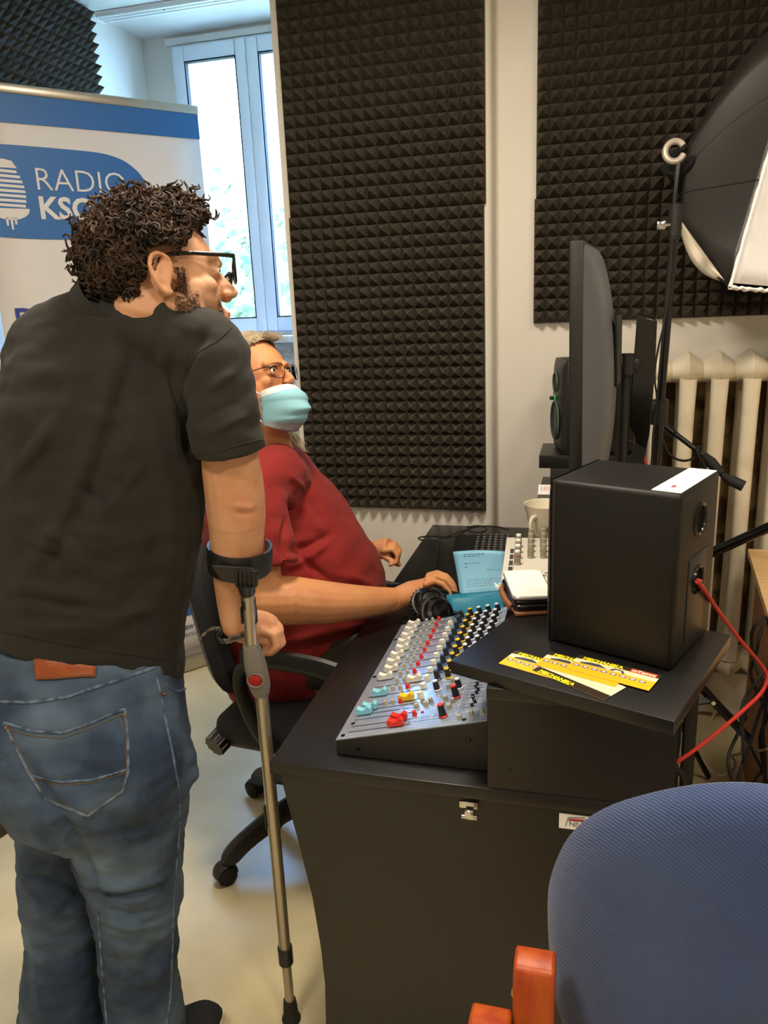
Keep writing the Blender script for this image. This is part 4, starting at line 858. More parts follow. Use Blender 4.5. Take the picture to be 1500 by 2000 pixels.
def snap(t, p, off=0., frm=None):
    p = V(p); o = frm or EYE; d = (p-o).normalized(); h, n, i, ds = t.ray_cast(o, d)
    if h is None: h, n, i, ds = t.find_nearest(p)
    return h+n*off
def near(t, p, off=0.): h, n, i, d = t.find_nearest(V(p)); return h+n*off
def seglerp(P, t):
    k = min(int(t*(len(P)-1)), len(P)-2); f = t*(len(P)-1)-k; return V(P[k]).lerp(V(P[k+1]), f)
def folds(mb, L):
    """L: (points, width, amplitude) ridges (+) and creases (-) pushed along the normal"""
    bm = mb.bm; bm.normal_update(); cr = []; tr_ = BVHTree.FromBMesh(bm)
    for P, w_, amp in L:
        n_ = max(3, int(sum((V(a)-V(c)).length for a, c in zip(P, P[1:]))/.018)); P = [snap(tr_, seglerp(P, i/n_)) for i in range(n_+1)]
        for k, (a, c) in enumerate(zip(P, P[1:])): cr.append((a, c-a, (c-a).length_squared, w_, amp, k, len(P)-1))
    lo = V([min(min(a[i], (a+d)[i]) for a, d, *_ in cr)-.1 for i in range(3)]) if cr else V()
    mv = []
    for v in bm.verts:
        s = {}
        for a, d, l2, w_, amp, k, n in cr:
            q = v.co-a
            t = max(0., min(1., q.dot(d)/l2)); r2 = (q-d*t).length_squared
            if r2 < 9*w_*w_:
                tt = (k+t)/n; e = amp*math.exp(-r2/(w_*w_))*min(1, 4*tt+.15, 4*(1-tt)+.15)
                key = (w_, amp, n)
                if key not in s or abs(e) > abs(s[key]): s[key] = e
        if s: mv.append((v, sum(s.values())))
    for v, e in mv: v.co += v.normal*e
    return mb
def wrinkle(mb, amp, scale, stretch=(1, 1, 1), seed=0):
    bm = mb.bm; bm.normal_update()
    for v in bm.verts:
        p = V((v.co.x*stretch[0], v.co.y*stretch[1], v.co.z*stretch[2]))*scale+V((seed, 0, 0))
        v.co += v.normal*amp*noise.noise(p)
    return mb
def paint(o, fn):
    """per-vertex colour fn(world co) -> rgb multiplier"""
    me = o.data; a = me.color_attributes.new('Col', 'FLOAT_COLOR', 'POINT'); W = WM[o.name]
    buf = []
    for v in me.vertices: buf += [*fn(W @ v.co), 1.]
    a.data.foreach_set('color', buf)
def seam(mb, t, P, r=.0016, off=.0008, n=None, proj=True, dbl=0):
    Q = []; n = n or max(6, int(sum((V(a)-V(b)).length for a, b in zip(P, P[1:]))/.006))
    for i in range(n+1):
        q = seglerp(P, i/n); q = snap(t, q, off) if proj else near(t, q, off)
        if not Q or (q-Q[-1]).length < .05: Q.append(q)
    mb.tube(Q, r, 6); return mb
def patch(t, c, nu, nv, off, thick):
    b = MB(); b.grid(lambda u, v: snap(t, V(c[0]).lerp(V(c[1]), u).lerp(V(c[3]).lerp(V(c[2]), u), v), off), nu, nv); return b
SKIN = dict(rough=.6, sss=.12, bump=.25, bscale=350, attr='Col')
M_skin1 = mat('skin_standing', '#cf9d7a', c2='#c6906b', nscale=18, **SKIN); M_skin2 = mat('skin_seated', '#d0935f', c2='#c4845b', nscale=16, **SKIN)
M_hair1 = mat('dark_curly_hair', '#1b120b', .62, c2='#463223', nscale=25, spec=.3); M_hair2 = mat('grey_blond_hair', '#b9a27c', .5, c2='#8f877c', nscale=30)
M_tee = mat('washed_black_cotton', '#1e1d19', .93, c2='#24231e', nscale=7, bump=.25, bscale=900, sheen=.04)
M_red_t = mat('red_cotton', '#78110c', .9, c2='#851812', nscale=8, bump=.25, bscale=800, sheen=.03)
M_jean = mat('blue_denim', '#243650', .9, c2='#5c7088', nscale=5.5, bump=.35, bscale=900, lo=.42, hi=.72, detail=7, attr='Col')
M_stitch = mat('tan_stitching', '#6b5a3e', .8); M_dseam = mat('denim_seam', '#2c3f58', .9, c2='#6d8098', nscale=60)
M_lens = mat('clear_lens', '#ffffff', .0, trans=1, ior=1.05, alpha=1)
M_eyew = mat('eye_white', '#e6e0d8', .2); M_iris = mat('iris_brown', '#33261a', .15)
def head(b, O, f, up, s, mouth=True):
    """adds head shapes; returns local->world function. x forward, y left, z up; origin between the ear canals"""
    f = f.normalized(); up = (up-f*up.dot(f)).normalized(); l = up.cross(f); R3 = Matrix((f, l, up)).transposed()
    P = lambda x, y, z: O+(f*x+l*y+up*z)*s
    def e(c, r): b.sph(P(*c), [q*s for q in r], 24, R3)
    def c(a, d, r0, r1): 
        A, B = P(*a), P(*d); b.sph(A, r0*s, 14); b.sph(B, r1*s, 14); b.tube([A, B], [r0*s, r1*s], 14)
    e((-.008, 0, .046), (.092, .074, .082)); e((.030, 0, .030), (.064, .067, .076)); e((.042, 0, -.025), (.052, .056, .062))
    e((.083, 0, -.100), (.017, .022, .015)); e((.079, 0, -.060), (.024, .030, .030)); e((.055, 0, -.075), (.04, .035, .03))
    c((.096, 0, .020), (.1165, 0, -.011), .007, .0095); c((.10, 0, -.0), (.106, 0, -.020), .010, .007)
    for k in (-1, 1):
        c((.010, k*.056, -.045), (.030, k*.050, -.078), .018, .019); c((.030, k*.050, -.078), (.075, k*.014, -.102), .019, .016)
        e((.107, k*.0115, -.0175), (.010, .007, .0065)); c((.080, k*.048, .034), (.0965, k*.012, .035), .0095, .0085)
        e((.056, k*.040, -.012), (.028, .0155, .018)); c((.045, k*.045, -.02), (.04, k*.043, -.06), .018, .018); e((.081, k*.031, .016), (.0105, .015, .0115)); e((.0835, k*.031, .0235), (.0115, .0145, .0062)); e((.0825, k*.031, .0085), (.0108, .0145, .0058))
        # ear
        E = lambda x, z, o=0: P(-.008+x, k*(.0735+o), -.010+z)
        hx = [E(.012, -.004, .004), E(.016, .012, .007), E(.012, .026, .012), (E(-.002, .034, .016)), E(-.016, .028, .019), E(-.020, .010, .019), E(-.015, -.008, .016), E(-.006, -.022, .011), E(.004, -.029, .007), E(.009, -.022, .004)]
        b.tube(hx, [.0038*s]*3+[.0044*s]*5+[.006*s]*2, 8, smooth=1)
        b.tube([E(.006, .018, .008), E(-.004, .016, .011), E(-.010, .004, .012), E(-.006, -.010, .010)], .0034*s, 8, smooth=1)
        t = bmesh.new(); bmesh.ops.create_uvsphere(t, u_segments=16, v_segments=10, radius=1)
        b.add(t, Matrix.Translation(E(-.003, .002, .004)) @ R3.to_4x4() @ Matrix.Rotation(k*.45, 4, 'Z') @ Matrix.Diagonal((.019*s, .0045*s, .029*s, 1)))
        c((.010, k*.074, -.016), (.012, k*.075, -.008), .004, .0035)
    if mouth:
        for k in (-1, 1): c((.1015, 0, -.0485), (.090, k*.022, -.053), .0062, .003); c((.100, 0, -.0645), (.089, k*.020, -.057), .0072, .003)
    return P, f, l, up
def limb(b, pts, rs, n=18, flat=1., upv=None):
    for p, r in zip(pts, rs): b.sph(p, r*(.98 if flat == 1 else .9*min(flat, 1)), 14)
    b.tube(pts, rs, n, smooth=2, flat=flat, upv=upv)
def finger(b, P, r=.0088):
    P = [V(p) for p in P]
    for i, p in enumerate(P): b.sph(p, r*(1-.07*i), 10)
    b.tube(P, [r*(1-.07*i) for i in range(len(P))], 10)
def nail(P, d, n, r, parent, m):
    b = MB(); d, n = V(d).normalized(), V(n).normalized(); w_ = d.cross(n)
    b.grid(lambda u, v: V(P)+w_*((u-.5)*r*1.5)+d*((v-.5)*r*2)+n*(r*(.95-.5*((u-.5)*2)**2*.6)), 6, 5); return b.build('fingernail', m, parent, world=True, solid=.0004)
M_nail = mat('fingernail', '#dba58c', .3)

# ---------------- standing person ----------------
b = MB()
ear = V((-0.6778,1.1928,1.6659)); HS = 1.06
f1 = (cR*math.cos(.16)+cU*math.sin(.16))*math.cos(.40)+cF*math.sin(.40); u1 = cU*math.cos(.16)-cR*math.sin(.16)+cF*.05
l1 = u1.cross(f1).normalized(); HO = ear+l1*(.078*HS)
P, hf, hl, hu = head(b, HO, f1, u1, HS)
HP = P
nb = V((-0.8104,1.2691,1.5886))
b.tube([P(-.02, 0, .0), P(-.035, 0, -.055), nb.lerp(P(-.035, 0, -.055), .3), nb], [.06, .062, .064, .06], 20, smooth=1)
b.tube([P(.0, 0, -.03), P(.01, 0, -.1), nb+V((.05, .04, -.05))], [.05, .05, .05], 16)
shR, elR, cuR, wrR = V((-0.6199,1.2146,1.5159)), V((-0.6279,1.2582,1.2216)), V((-0.6454,1.2756,1.1291)), V((-0.6605,1.2779,0.9995))
shL = V((-0.9769,1.2384,1.5264)); elL = V((-1.1635,1.3178,1.2270)); wrL = V((-1.1534,1.2943,0.9817))
chest = V((-0.8759,1.2906,1.4237)); pel = V((-0.9775,1.1875,0.8142))
limb(b, [shR, V((-0.6128,1.2249,1.4314)), V((-0.6205,1.2392,1.3373)), V((-0.6210,1.2467,1.2882)), elR], [.035, .042, .052, .055, .054])
limb(b, [elR, cuR, V((-0.6585,1.2804,1.0635)), wrR], [.053, .048, .038, .030])
limb(b, [shL, elL, wrL], [.06, .05, .03])
b.tube([shR, chest, shL], [.045, .06, .045], 16); b.tube([nb, chest, pel], [.05, .07, .06], 16)
# right hand wrapped over the crutch handle
hd0 = V((-0.6185,1.2800,0.9666)); hax = cF*.96+cU*-.05; hax.normalize()    # handle start and direction
hR = cR; hUp = V((0, 0, 1))
palm0 = hd0+hax*.03
b.tube([wrR, wrR.lerp(palm0, .5)+hUp*.012, palm0+hUp*.020+hax*.02, palm0+hUp*.018+hax*.05+hR*.01], [.030, .033, .034, .028], 16, flat=1.1)
b.sph(palm0+hUp*.014+hax*.02-hR*.015, (.034, .036, .024), 16); b.sph(palm0+hUp*.010+hax*.02+hR*.014, (.03, .046, .024), 16)
for i, (s_, k) in enumerate(((-.022, .9), (-.001, 1.0), (.021, 1.04), (.043, 1.0))):
    c = palm0+hax*s_
    finger(b, [c+hUp*.020+hR*.012, c+hUp*.013+hR*.034*k, c-hUp*.012+hR*.038*k, c-hUp*.029*k+hR*.020, c-hUp*.030*k-hR*.0], .0105)
th0 = palm0-hR*.022+hUp*.012+hax*.02
finger(b, [th0, th0-hR*.014-hUp*.016+hax*.02, th0-hR*.008-hUp*.036+hax*.038, th0+hR*.012-hUp*.046+hax*.05], .0115)
# left hand resting in front, fingers slightly curled
pl = wrL+V((.02, .03, -.05)); limb(b, [wrL, pl], [.028, .03])
for i in range(4): q = pl+V((.012*(i-1.5), .016*(i-1.5), -.02)); finger(b, [q, q+V((.01, .01, -.035)), q+V((.022, .012, -.055)), q+V((.03, .01, -.07))], .0085)
finger(b, [pl+V((.02, -.01, 0)), pl+V((.04, -.005, -.03)), pl+V((.045, .0, -.05))], .0095)
# legs inside the jeans
hipR, knR, anR = V((-0.8767,1.1547,0.7530)), V((-0.8872,1.1434,0.3808)), V((-0.9038,1.1308,0.0478))
hipL, knL, anL = V((-1.0371,1.1584,0.7308)), V((-1.0731,1.1376,0.3497)), V((-1.1031,1.1175,0.0409))
limb(b, [pel, hipR, knR, anR], [.06, .06, .048, .034]); limb(b, [pel, hipL, knL, anL], [.06, .06, .048, .034])
fb = fuse(b, .0032, 3)
BV = bvh(fb)
# elbow creases and wrist tendons
fb = folds(fb, [([(-0.6067,1.2015,1.2667), (-0.5864,1.2051,1.2597), (-0.5687,1.2206,1.2598)], .006, .0028), ([(-0.6037,1.1986,1.2535), (-0.5834,1.2024,1.2474), (-0.5666,1.2182,1.2492)], .005, -.0028), ([(-0.5616,1.2143,1.3064), (-0.5584,1.2090,1.2846)], .006, -.002)])
man = fb.build('person', M_skin1, None, world=True, origin=(pel.x, pel.y, 0), fix=False, ang=60)
tag(man, 'standing person in black t-shirt and blue jeans leaning on a crutch', 'person', 'people at the desk')
def loc1(p, P0=HO, f=hf, l=hl, u=hu, s=HS): d = p-P0; return d.dot(f)/s, d.dot(l)/s, d.dot(u)/s
def sk1(p):
    x, y, z = loc1(p); c = V((1, 1, 1))
    if abs(x) < .15 and abs(y) < .0815 and -.125 < z < .2:
        k = math.exp(-((x-.100)**2+(y*.8)**2)/.0005)*math.exp(-((z+.0575)/.012)**2); c = c*(1-k)+V((.95, .52, .50))*k
        k = math.exp(-(((x+.008)/.03)**2+((z)/.035)**2)) if abs(y) > .074 else 0; c = c*(1-.6*k)+V((1, .70, .6))*.6*k
        st = 0.
        if x > -.01 and z < .03:
            jl = -.012-max(0, (.055-x))*.2
            st = max(0, min(1, (jl-z+(.03 if x < .035 else 0))/.03))*max(0, min(1, (x+.002)/.012))
            st *= max(0, min(1, (.10-x)/.02)) if z > -.08 else 1
            st *= .75+.5*noise.noise(p*90)
        c = c*(1-.72*st)+V((.26, .2, .16))*.72*st
        k = math.exp(-((z-.040)/.006)**2)*(1 if abs(y) > .008 and abs(y) < .052 and x > .07 else 0); c = c*(1-.8*k)+V((.16, .11, .08))*.8*k
    else:
        c = V((1, .97, .94)); k = math.exp(-(p-V((-0.5821,1.2067,1.2613))).length_squared/.0008); c = V((1, .97-.12*k, .94-.14*k))
        k = math.exp(-(p-palm0).length_squared/.004); c = V((c.x, c.y-.06*k, c.z-.07*k))
    return c
paint(man, sk1)
# eyes
for k in (-1, 1):
    b = MB(); b.use(M_eyew).sph(HP(.0830, k*.031, .016), .0108*HS, 16); b.use(M_iris).sph(HP(.0900, k*.032, .016), .0048*HS, 12); b.build('eye', None, man, world=True)
# curly hair
rn = random.Random(11); b = MB()
def on_scalp(x, z):
    if z < -.062: return False
    if x > .062: return z > .104
    if x > .040: return z > .084
    if x > .014: return z > .022+(x-.014)*2.2
    if x > -.034: return z > .040
    if x > -.045: return z > .0
    return True
cnt = 0
for i in range(9000):
    d = V((rn.gauss(0, 1), rn.gauss(0, 1), rn.gauss(0, 1))).normalized()
    x, y, z = -.008+d.x*.094, d.y*.078, .038+d.z*.09
    if z < -.01: y *= .8; x = min(x, -.04-.01) if x < -.03 else x
    if not on_scalp(x, z): continue
    top = max(0, min(1, (z+.03)/.09)); L_ = (.012+.006*top)*(.7+.6*rn.random()); e_ = .017*top
    n = (hf*d.x+hl*d.y+hu*d.z).normalized()
    if rn.random() < .16: L_ *= 1.9
    if x > .03: n = (n+hf*.3+hu*.35).normalized(); e_ += .010
    t1 = n.orthogonal().normalized(); t2 = n.cross(t1); ph = rn.random()*6.28
    a1, a2 = rn.gauss(0, .55), rn.gauss(0, .55); ax = (n+t1*a1+t2*a2).normalized(); t1 = ax.orthogonal().normalized(); t2 = ax.cross(t1)
    rc = rn.uniform(.0048, .0085); base = HP(x, y, z)+n*(e_-.004); pts = []; tn = rn.uniform(1.4, 2.4)
    for k in range(13):
        u = k/12; pts.append(base+ax*(L_*u)+(t1*math.cos(ph+u*tn*6.28)+t2*math.sin(ph+u*tn*6.28))*rc*min(1, .3+u*2))
    b.tube(pts, [.0023]*10+[.002, .0017, .001], 5); cnt += 1
    if cnt > 3800: break
t = bmesh.new(); bmesh.ops.create_uvsphere(t, u_segments=40, v_segments=28, radius=1)
for v in t.verts:
    d = v.co.normalized(); tp = max(0, min(1, (.038+d.z*.09+.03)/.09))*.017; x, y, z = -.008+d.x*(.096+tp), d.y*(.079+tp), .040+d.z*(.092+tp)
    if not on_scalp(x, z): x, y, z = -.008+d.x*.085, d.y*.068, .04+d.z*.078
    q = HP(x, y, z); v.co = q+(q-HO).normalized()*(.004*noise.noise(q*60))
b.add(t); b.build('hair', M_hair1, man, world=True, fix=False)
# beard stubble
b = MB(); rn = random.Random(5); BV1 = BVHTree.FromPolygons([man.matrix_world @ v.co if False else WM[man.name] @ v.co for v in man.data.vertices], [p.vertices[:] for p in man.data.polygons])
cnt = 0
while cnt < 3600:
    x = rn.uniform(.004, .088); z = rn.uniform(-.108, .012); k = -1 if rn.random() < .8 else 1
    jl = -.028-max(0, (.055-x))*.3
    if z > jl+(.045 if x < .028 else 0)+rn.gauss(0, .006)-.012*(rn.random()**2) and not (x < .03 and z < .012): continue
    if x > .045 and z > -.055-(.085-x)*.3 and x < .08: continue
    q = HP(x, k*.12, z); h, n, i_, d_ = BV1.ray_cast(q, -hl*k)
    if h is None or abs((h-HO).dot(hl)) > .078*HS: continue
    e = (n*.6-hu*.6+hf*.15+V((rn.gauss(0, .3), rn.gauss(0, .3), rn.gauss(0, .3)))).normalized(); b.tube([h-n*.001, h+e*rn.uniform(.004, .008)], [.0004, .00015], 3); cnt += 1
b.build('beard', M_hair1, man, world=True, fix=False)
# glasses
gl = MB(); mg = mat('black_glasses_frame', '#0c0c0e', .25)
for k in (-1, 1):
    gl.tube([HP(-.012, k*.080, .0), HP(-.010, k*.079, .022), HP(.03, k*.078, .028), HP(.100, k*.070, .026), HP(.112, k*.066, .026)], [.0026*HS, .003*HS, .0034*HS, .0036*HS, .0036*HS], 8, smooth=1, flat=.7)
    Lc = [(.112, .066, .030), (.119, .035, .032), (.122, .010, .030), (.120, .010, .008), (.117, .030, -.008), (.111, .060, -.004), (.110, .067, .012)]
    gl.tube([HP(x, k*y, z) for x, y, z in Lc], .0024*HS, 8, closed=True, smooth=1)
gl.tube([HP(.121, -.011, .022), HP(.123, 0, .025), HP(.121, .011, .022)], .0024, 8)
gls = gl.build('glasses', mg, man, world=True)
for k in (-1, 1):
    b = MB(); b.poly([HP(x, k*y, z) for x, y, z in Lc]); b.build('lens', M_lens, gls, world=True, solid=.0012)
# t-shirt
def ringb(b, L, n=28):
    rings = []
    for c, u, v, e in L:
        c, u, v = V(c), V(u), V(v); rings.append([b.bm.verts.new(c+u*(math.copysign(abs(math.cos(a))**e, math.cos(a)))+v*(math.copysign(abs(math.sin(a))**e, math.sin(a)))) for a in [2*PI*i/n for i in range(n)]])
    b.skin(rings)
b = MB()
bR_ = (cR*.96+cF*.28).normalized(); bF_ = V((0, 0, 1)).cross(bR_); bF_ = bF_ if bF_.dot(cF) > 0 else -bF_
def TR(p, w_, d_, e=.85): return (V(p)+bF_*.0, bR_*w_, bF_*d_, e)
ringb(b, [(V((-0.9573,1.1988,0.9490)), bR_*.183+V((0, 0, -.085)), bF_*.140, .85), (V((-0.9381,1.1994,1.0465)), bR_*.186+V((0, 0, -.035)), bF_*.145, .85), TR((-0.9104,1.2017,1.1421), .194, .148), TR((-0.8852,1.2050,1.2436), .196, .148), TR((-0.8701,1.2147,1.3395), .194, .145),
          TR((-0.8523,1.2244,1.4328), .186, .140), TR((-0.8366,1.2384,1.5050), .178, .13), TR((-0.8204,1.2590,1.5623), .155, .11), TR((-0.8141,1.2694,1.5933), .115, .085), TR((-0.8053,1.2666,1.6127), .075, .065)])
# shoulders, rounded upper back and sleeves
b.tube([V((-0.9612,1.2345,1.5356)), V((-0.8687,1.2264,1.5698)), V((-0.8013,1.2358,1.5761)), V((-0.7141,1.2390,1.5601)), V((-0.6325,1.2306,1.5279))], [.068, .078, .078, .072, .066], 18, smooth=1); b.sph(V((-0.9612,1.2345,1.5356)), .067); b.sph(V((-0.6324,1.2297,1.5245)), .068)
b.sph(V((-0.9035,1.2263,1.4889)), (.13, .12, .14), 24)
b.tube([V((-0.6360,1.2297,1.5281)), V((-0.6241,1.2240,1.4583)), V((-0.6135,1.2228,1.3866)), V((-0.6110,1.2253,1.3550))], [.068, .070, .066, .0655], 22, smooth=1)
b.tube([V((-0.9708,1.2425,1.5352)), V((-1.0534,1.2754,1.4269)), V((-1.0981,1.2929,1.3419))], [.068, .068, .07], 18)
# collar
tee = fuse(b, .0052, 3)
fs_ = [([(-0.6432,1.1307,1.4698), (-0.6384,1.1241,1.4036), (-0.6322,1.1323,1.3505)], .012, -.010), ([(-0.5947,1.1622,1.5725), (-0.6189,1.1341,1.5344), (-0.6383,1.1239,1.4788)], .010, -.005), ([(-0.6480,1.1271,1.5756), (-0.6525,1.1082,1.5131), (-0.6457,1.1026,1.4487), (-0.6402,1.1021,1.3654)], .016, .006),
       ([(-0.7856,1.1035,1.5488), (-0.8100,1.0539,1.4729), (-0.8549,1.0201,1.3965), (-0.9110,1.0079,1.3313)], .016, .007), ([(-0.7931,1.0970,1.5332), (-0.8213,1.0465,1.4577), (-0.8780,1.0096,1.3818)], .012, -.005), ([(-0.7469,1.1484,1.5943), (-0.7367,1.0863,1.5167), (-0.7548,1.0404,1.4097), (-0.8046,1.0022,1.2847), (-0.9007,0.9849,1.1641)], .020, .006),
       ([(-0.7057,1.0988,1.5311), (-0.7206,1.0581,1.4393), (-0.7638,1.0117,1.3169), (-0.8472,0.9863,1.1932)], .014, -.005), ([(-0.8577,1.0083,1.2812), (-0.7958,0.9957,1.2530), (-0.7593,1.0092,1.1895)], .009, .004), ([(-0.8879,1.0013,1.2476), (-0.8241,1.0013,1.2241), (-0.7891,1.0066,1.1711)], .009, -.004),
       ([(-0.9168,0.9973,1.1855), (-0.8535,0.9898,1.1739), (-0.8032,1.0092,1.1559)], .009, .004), ([(-0.9387,1.0029,1.1503), (-0.8583,1.0011,1.1422), (-0.7741,1.0303,1.1265)], .010, -.004), ([(-0.9520,1.0069,1.1012), (-0.8458,1.0131,1.0967), (-0.7437,1.0516,1.0965)], .012, .004), ([(-0.8698,1.0235,1.1185), (-0.7631,1.0393,1.1097), (-0.6931,1.1020,1.1118)], .010, .003),
       ([(-0.6735,1.0954,1.4499), (-0.6661,1.0926,1.2808), (-0.6759,1.1040,1.1404)], .02, .004), ([(-0.6037,1.1306,1.4694), (-0.5763,1.1434,1.4881), (-0.5617,1.1726,1.5015)], .008, .003), ([(-0.6202,1.1334,1.4190), (-0.5843,1.1496,1.4418), (-0.5569,1.1821,1.4541)], .007, -.003), ([(-0.6123,1.1411,1.4008), (-0.5720,1.1574,1.4194), (-0.5523,1.1866,1.4278)], .007, .003),
       ([(-0.6926,1.0783,1.3697), (-0.7115,1.0397,1.3277), (-0.7419,1.0208,1.2899)], .008, .003), ([(-0.8163,1.0156,1.3813), (-0.7761,1.0151,1.3407), (-0.7305,1.0282,1.3050)], .008, -.003)]
tee = wrinkle(tee, .008, 6, (1, 1, 1.4), 3); tee = wrinkle(tee, .005, 14, (1, 1, 2.0), 9); tee = wrinkle(tee, .002, 30, (1, 1, 1.6), 4); tee = folds(tee, [(q, w_, a_*1.9) for q, w_, a_ in fs_])
tv = bvh(tee); ts = tee.build('t_shirt', M_tee, man, world=True, fix=False, ang=70)
b = MB(); seam(b, tv, [(-0.5883,1.2276,1.5696), (-0.5915,1.1786,1.5513), (-0.6185,1.1553,1.5329), (-0.6377,1.1412,1.5017), (-0.6495,1.1349,1.4526)], .0013, .0003); b.build('shoulder_seam', M_tee, ts, world=True)
b = MB(); seam(b, tv, [(-1.0496,1.0277,1.0787), (-0.9299,1.0344,1.0630), (-0.8318,1.0636,1.0337), (-0.7321,1.1781,0.9626)], .0013, .0003); seam(b, tv, [(-0.6517,1.1730,1.3614), (-0.6092,1.1644,1.3661), (-0.5677,1.1792,1.3785), (-0.5573,1.2457,1.3755)], .0013, .0003); b.build('hem_stitching', M_tee, ts, world=True)
# collar band around the neck
cc = V((-0.7912,1.2240,1.6196)); cN = (P(-.03, 0, -.05)-nb).normalized(); cN = (cN+cU*.9).normalized(); cu_ = (cR-cN*cR.dot(cN)).normalized(); cv_ = cN.cross(cu_)
b = MB(); rings = []
for h, r in ((-.022, 1.05), (-.008, 1.0), (.006, .985), (.012, .97), (.010, .93), (-.02, .9)): rings.append(b.ring(cc+cN*h, cu_, cv_, .078*r, .072*r, 40))
b.skin(rings, cap=False); b.build('collar', M_tee, ts, world=True)
# jeans
b = MB()
def LR(p, r, d=1.12): return (V(p), bR_*r, bF_*(r*d), .95)
ringb(b, [TR((-0.9367,1.1861,0.9983), .166, .118, .9), TR((-0.9341,1.1623,0.9115), .178, .130, .85), TR((-0.9278,1.1395,0.8246), .190, .145, .82), TR((-0.9200,1.1288,0.7413), .194, .150, .8), TR((-0.9222,1.1256,0.6559), .165, .13, .8), TR((-0.9351,1.1289,0.6038), .11, .09, .8)])
ringb(b, [LR((-0.8494,1.1609,0.7868), .105, 1.2), LR((-0.8677,1.1585,0.6817), .113, 1.2), LR((-0.8887,1.1515,0.5632), .112, 1.15), LR((-0.8862,1.1496,0.4399), .096), LR((-0.8879,1.1459,0.3522), .085), LR((-0.8949,1.1432,0.2735), .080), LR((-0.9020,1.1393,0.1523), .083), LR((-0.9030,1.1341,0.0587), .086), LR((-0.9055,1.1347,0.0254), .086)])
ringb(b, [LR((-1.0314,1.1593,0.7664), .105, 1.2), LR((-1.0352,1.1598,0.6578), .093, 1.15), LR((-1.0580,1.1515,0.5362), .080), LR((-1.0724,1.1442,0.4104), .078), LR((-1.0768,1.1392,0.3206), .077), LR((-1.0856,1.1355,0.2400), .080), LR((-1.1009,1.1286,0.1163), .090), LR((-1.1106,1.1236,0.0319), .094), LR((-1.1133,1.1219,0.0095), .094)])
b.sph(V((-0.8256,1.1081,0.7670)), (.1, .095, .12), 20); b.sph(V((-1.0359,1.1077,0.7403)), (.1, .095, .12), 20)
jn = fuse(b, .005, 3)
fj = [([(-1.0187,1.0370,0.8537), (-0.9718,1.0478,0.7327), (-0.9531,1.0635,0.6561), (-0.9405,1.0949,0.5267), (-0.9463,1.1052,0.4169)], .012, -.012), ([(-0.9697,1.1092,0.4533), (-0.9127,1.1126,0.4484), (-0.8529,1.1482,0.4409), (-0.8123,1.1920,0.4426)], .009, -.010), ([(-0.9600,1.1160,0.4681), (-0.8817,1.1091,0.4821), (-0.8127,1.1500,0.4844)], .010, .007),
      ([(-0.9600,1.1159,0.3917), (-0.8974,1.1249,0.3633), (-0.8305,1.1808,0.3444)], .008, .006), ([(-0.9605,1.1201,0.4071), (-0.8879,1.1347,0.3886), (-0.8261,1.1909,0.3758)], .008, -.006), ([(-1.1567,1.1573,0.4239), (-1.0902,1.1614,0.4122), (-1.0311,1.1794,0.3808)], .009, -.007), ([(-1.1505,1.1626,0.5128), (-1.0832,1.1566,0.5025), (-1.0191,1.1673,0.4788)], .010, .005),
      ([(-1.1688,1.1546,0.3498), (-1.0905,1.1603,0.3324), (-1.0315,1.1873,0.3330)], .009, .006), ([(-0.9656,1.1198,0.3347), (-0.8971,1.1317,0.3110), (-0.8447,1.1821,0.2867)], .009, -.004), ([(-0.7756,1.1846,0.8374), (-0.7493,1.2061,0.7360), (-0.7502,1.2071,0.6643)], .014, .008), ([(-0.9926,1.0764,0.6637), (-0.9048,1.0911,0.6311), (-0.8485,1.1262,0.6250)], .010, .004), ([(-0.7859,1.1747,0.6223), (-0.7892,1.1834,0.5420), (-0.8029,1.1829,0.4774)], .010, -.005),
      ([(-1.1944,1.1607,0.2059), (-1.1302,1.1564,0.1668), (-1.0919,1.1779,0.1679)], .012, .005), ([(-0.9892,1.1598,0.1948), (-0.9174,1.1557,0.1872), (-0.8525,1.1985,0.1999)], .012, .004)]
jn = wrinkle(jn, .008, 9, (1, 1, 1), 1); jn = wrinkle(jn, .006, 17, (1, 1, 1.9), 5); jn = wrinkle(jn, .002, 40, (1, 1, 1.6), 8); jn = folds(jn, [(q, w_, a_*1.1) for q, w_, a_ in fj])
jv = bvh(jn); js = jn.build('jeans', M_jean, man, world=True, fix=False, ang=70)
kb_ = V((-0.9429,1.0758,0.6134)); kc_ = V((-1.0588,1.1262,0.1432)); kd_ = V((-0.8478,1.1567,0.4280))
def jc(p):
    f_ = 1.+.45*math.exp(-(p-kb_).length_squared/.008)*1+.25*math.exp(-(p-kc_).length_squared/.02)
    n = noise.noise(V((p.x*12, p.y*12, p.z*26))); return V((f_+.12*n, f_+.1*n, .97*f_**.8+.08*n))
paint(js, jc)
b = MB(); s1_ = lambda *q, **k: seam(b, jv, q, **k)
pkt = [(-1.0503,1.0636,0.8644), (-0.9994,1.0727,0.8474), (-0.9516,1.0933,0.8361), (-0.9080,1.1284,0.8422), (-0.8601,1.1669,0.8564), (-0.8518,1.1539,0.8021), (-0.8612,1.1505,0.7231), (-0.8814,1.1535,0.6773), (-0.9557,1.1294,0.6255), (-1.0184,1.0952,0.6791), (-1.0384,1.0862,0.7427), (-1.0503,1.0636,0.8644)]
seam(b, jv, pkt, r=.0026, off=.0006); seam(b, jv, [(-1.0314,1.0864,0.7366), (-0.9750,1.0978,0.7226), (-0.9232,1.1214,0.7182), (-0.8614,1.1524,0.7299)], r=.0022)
b.build('pocket_seam', M_dseam, js, world=True)
b = MB(); pin = [V(p)+(V((-0.9347,1.1032,0.7788))-V(p))*.035 for p in pkt]
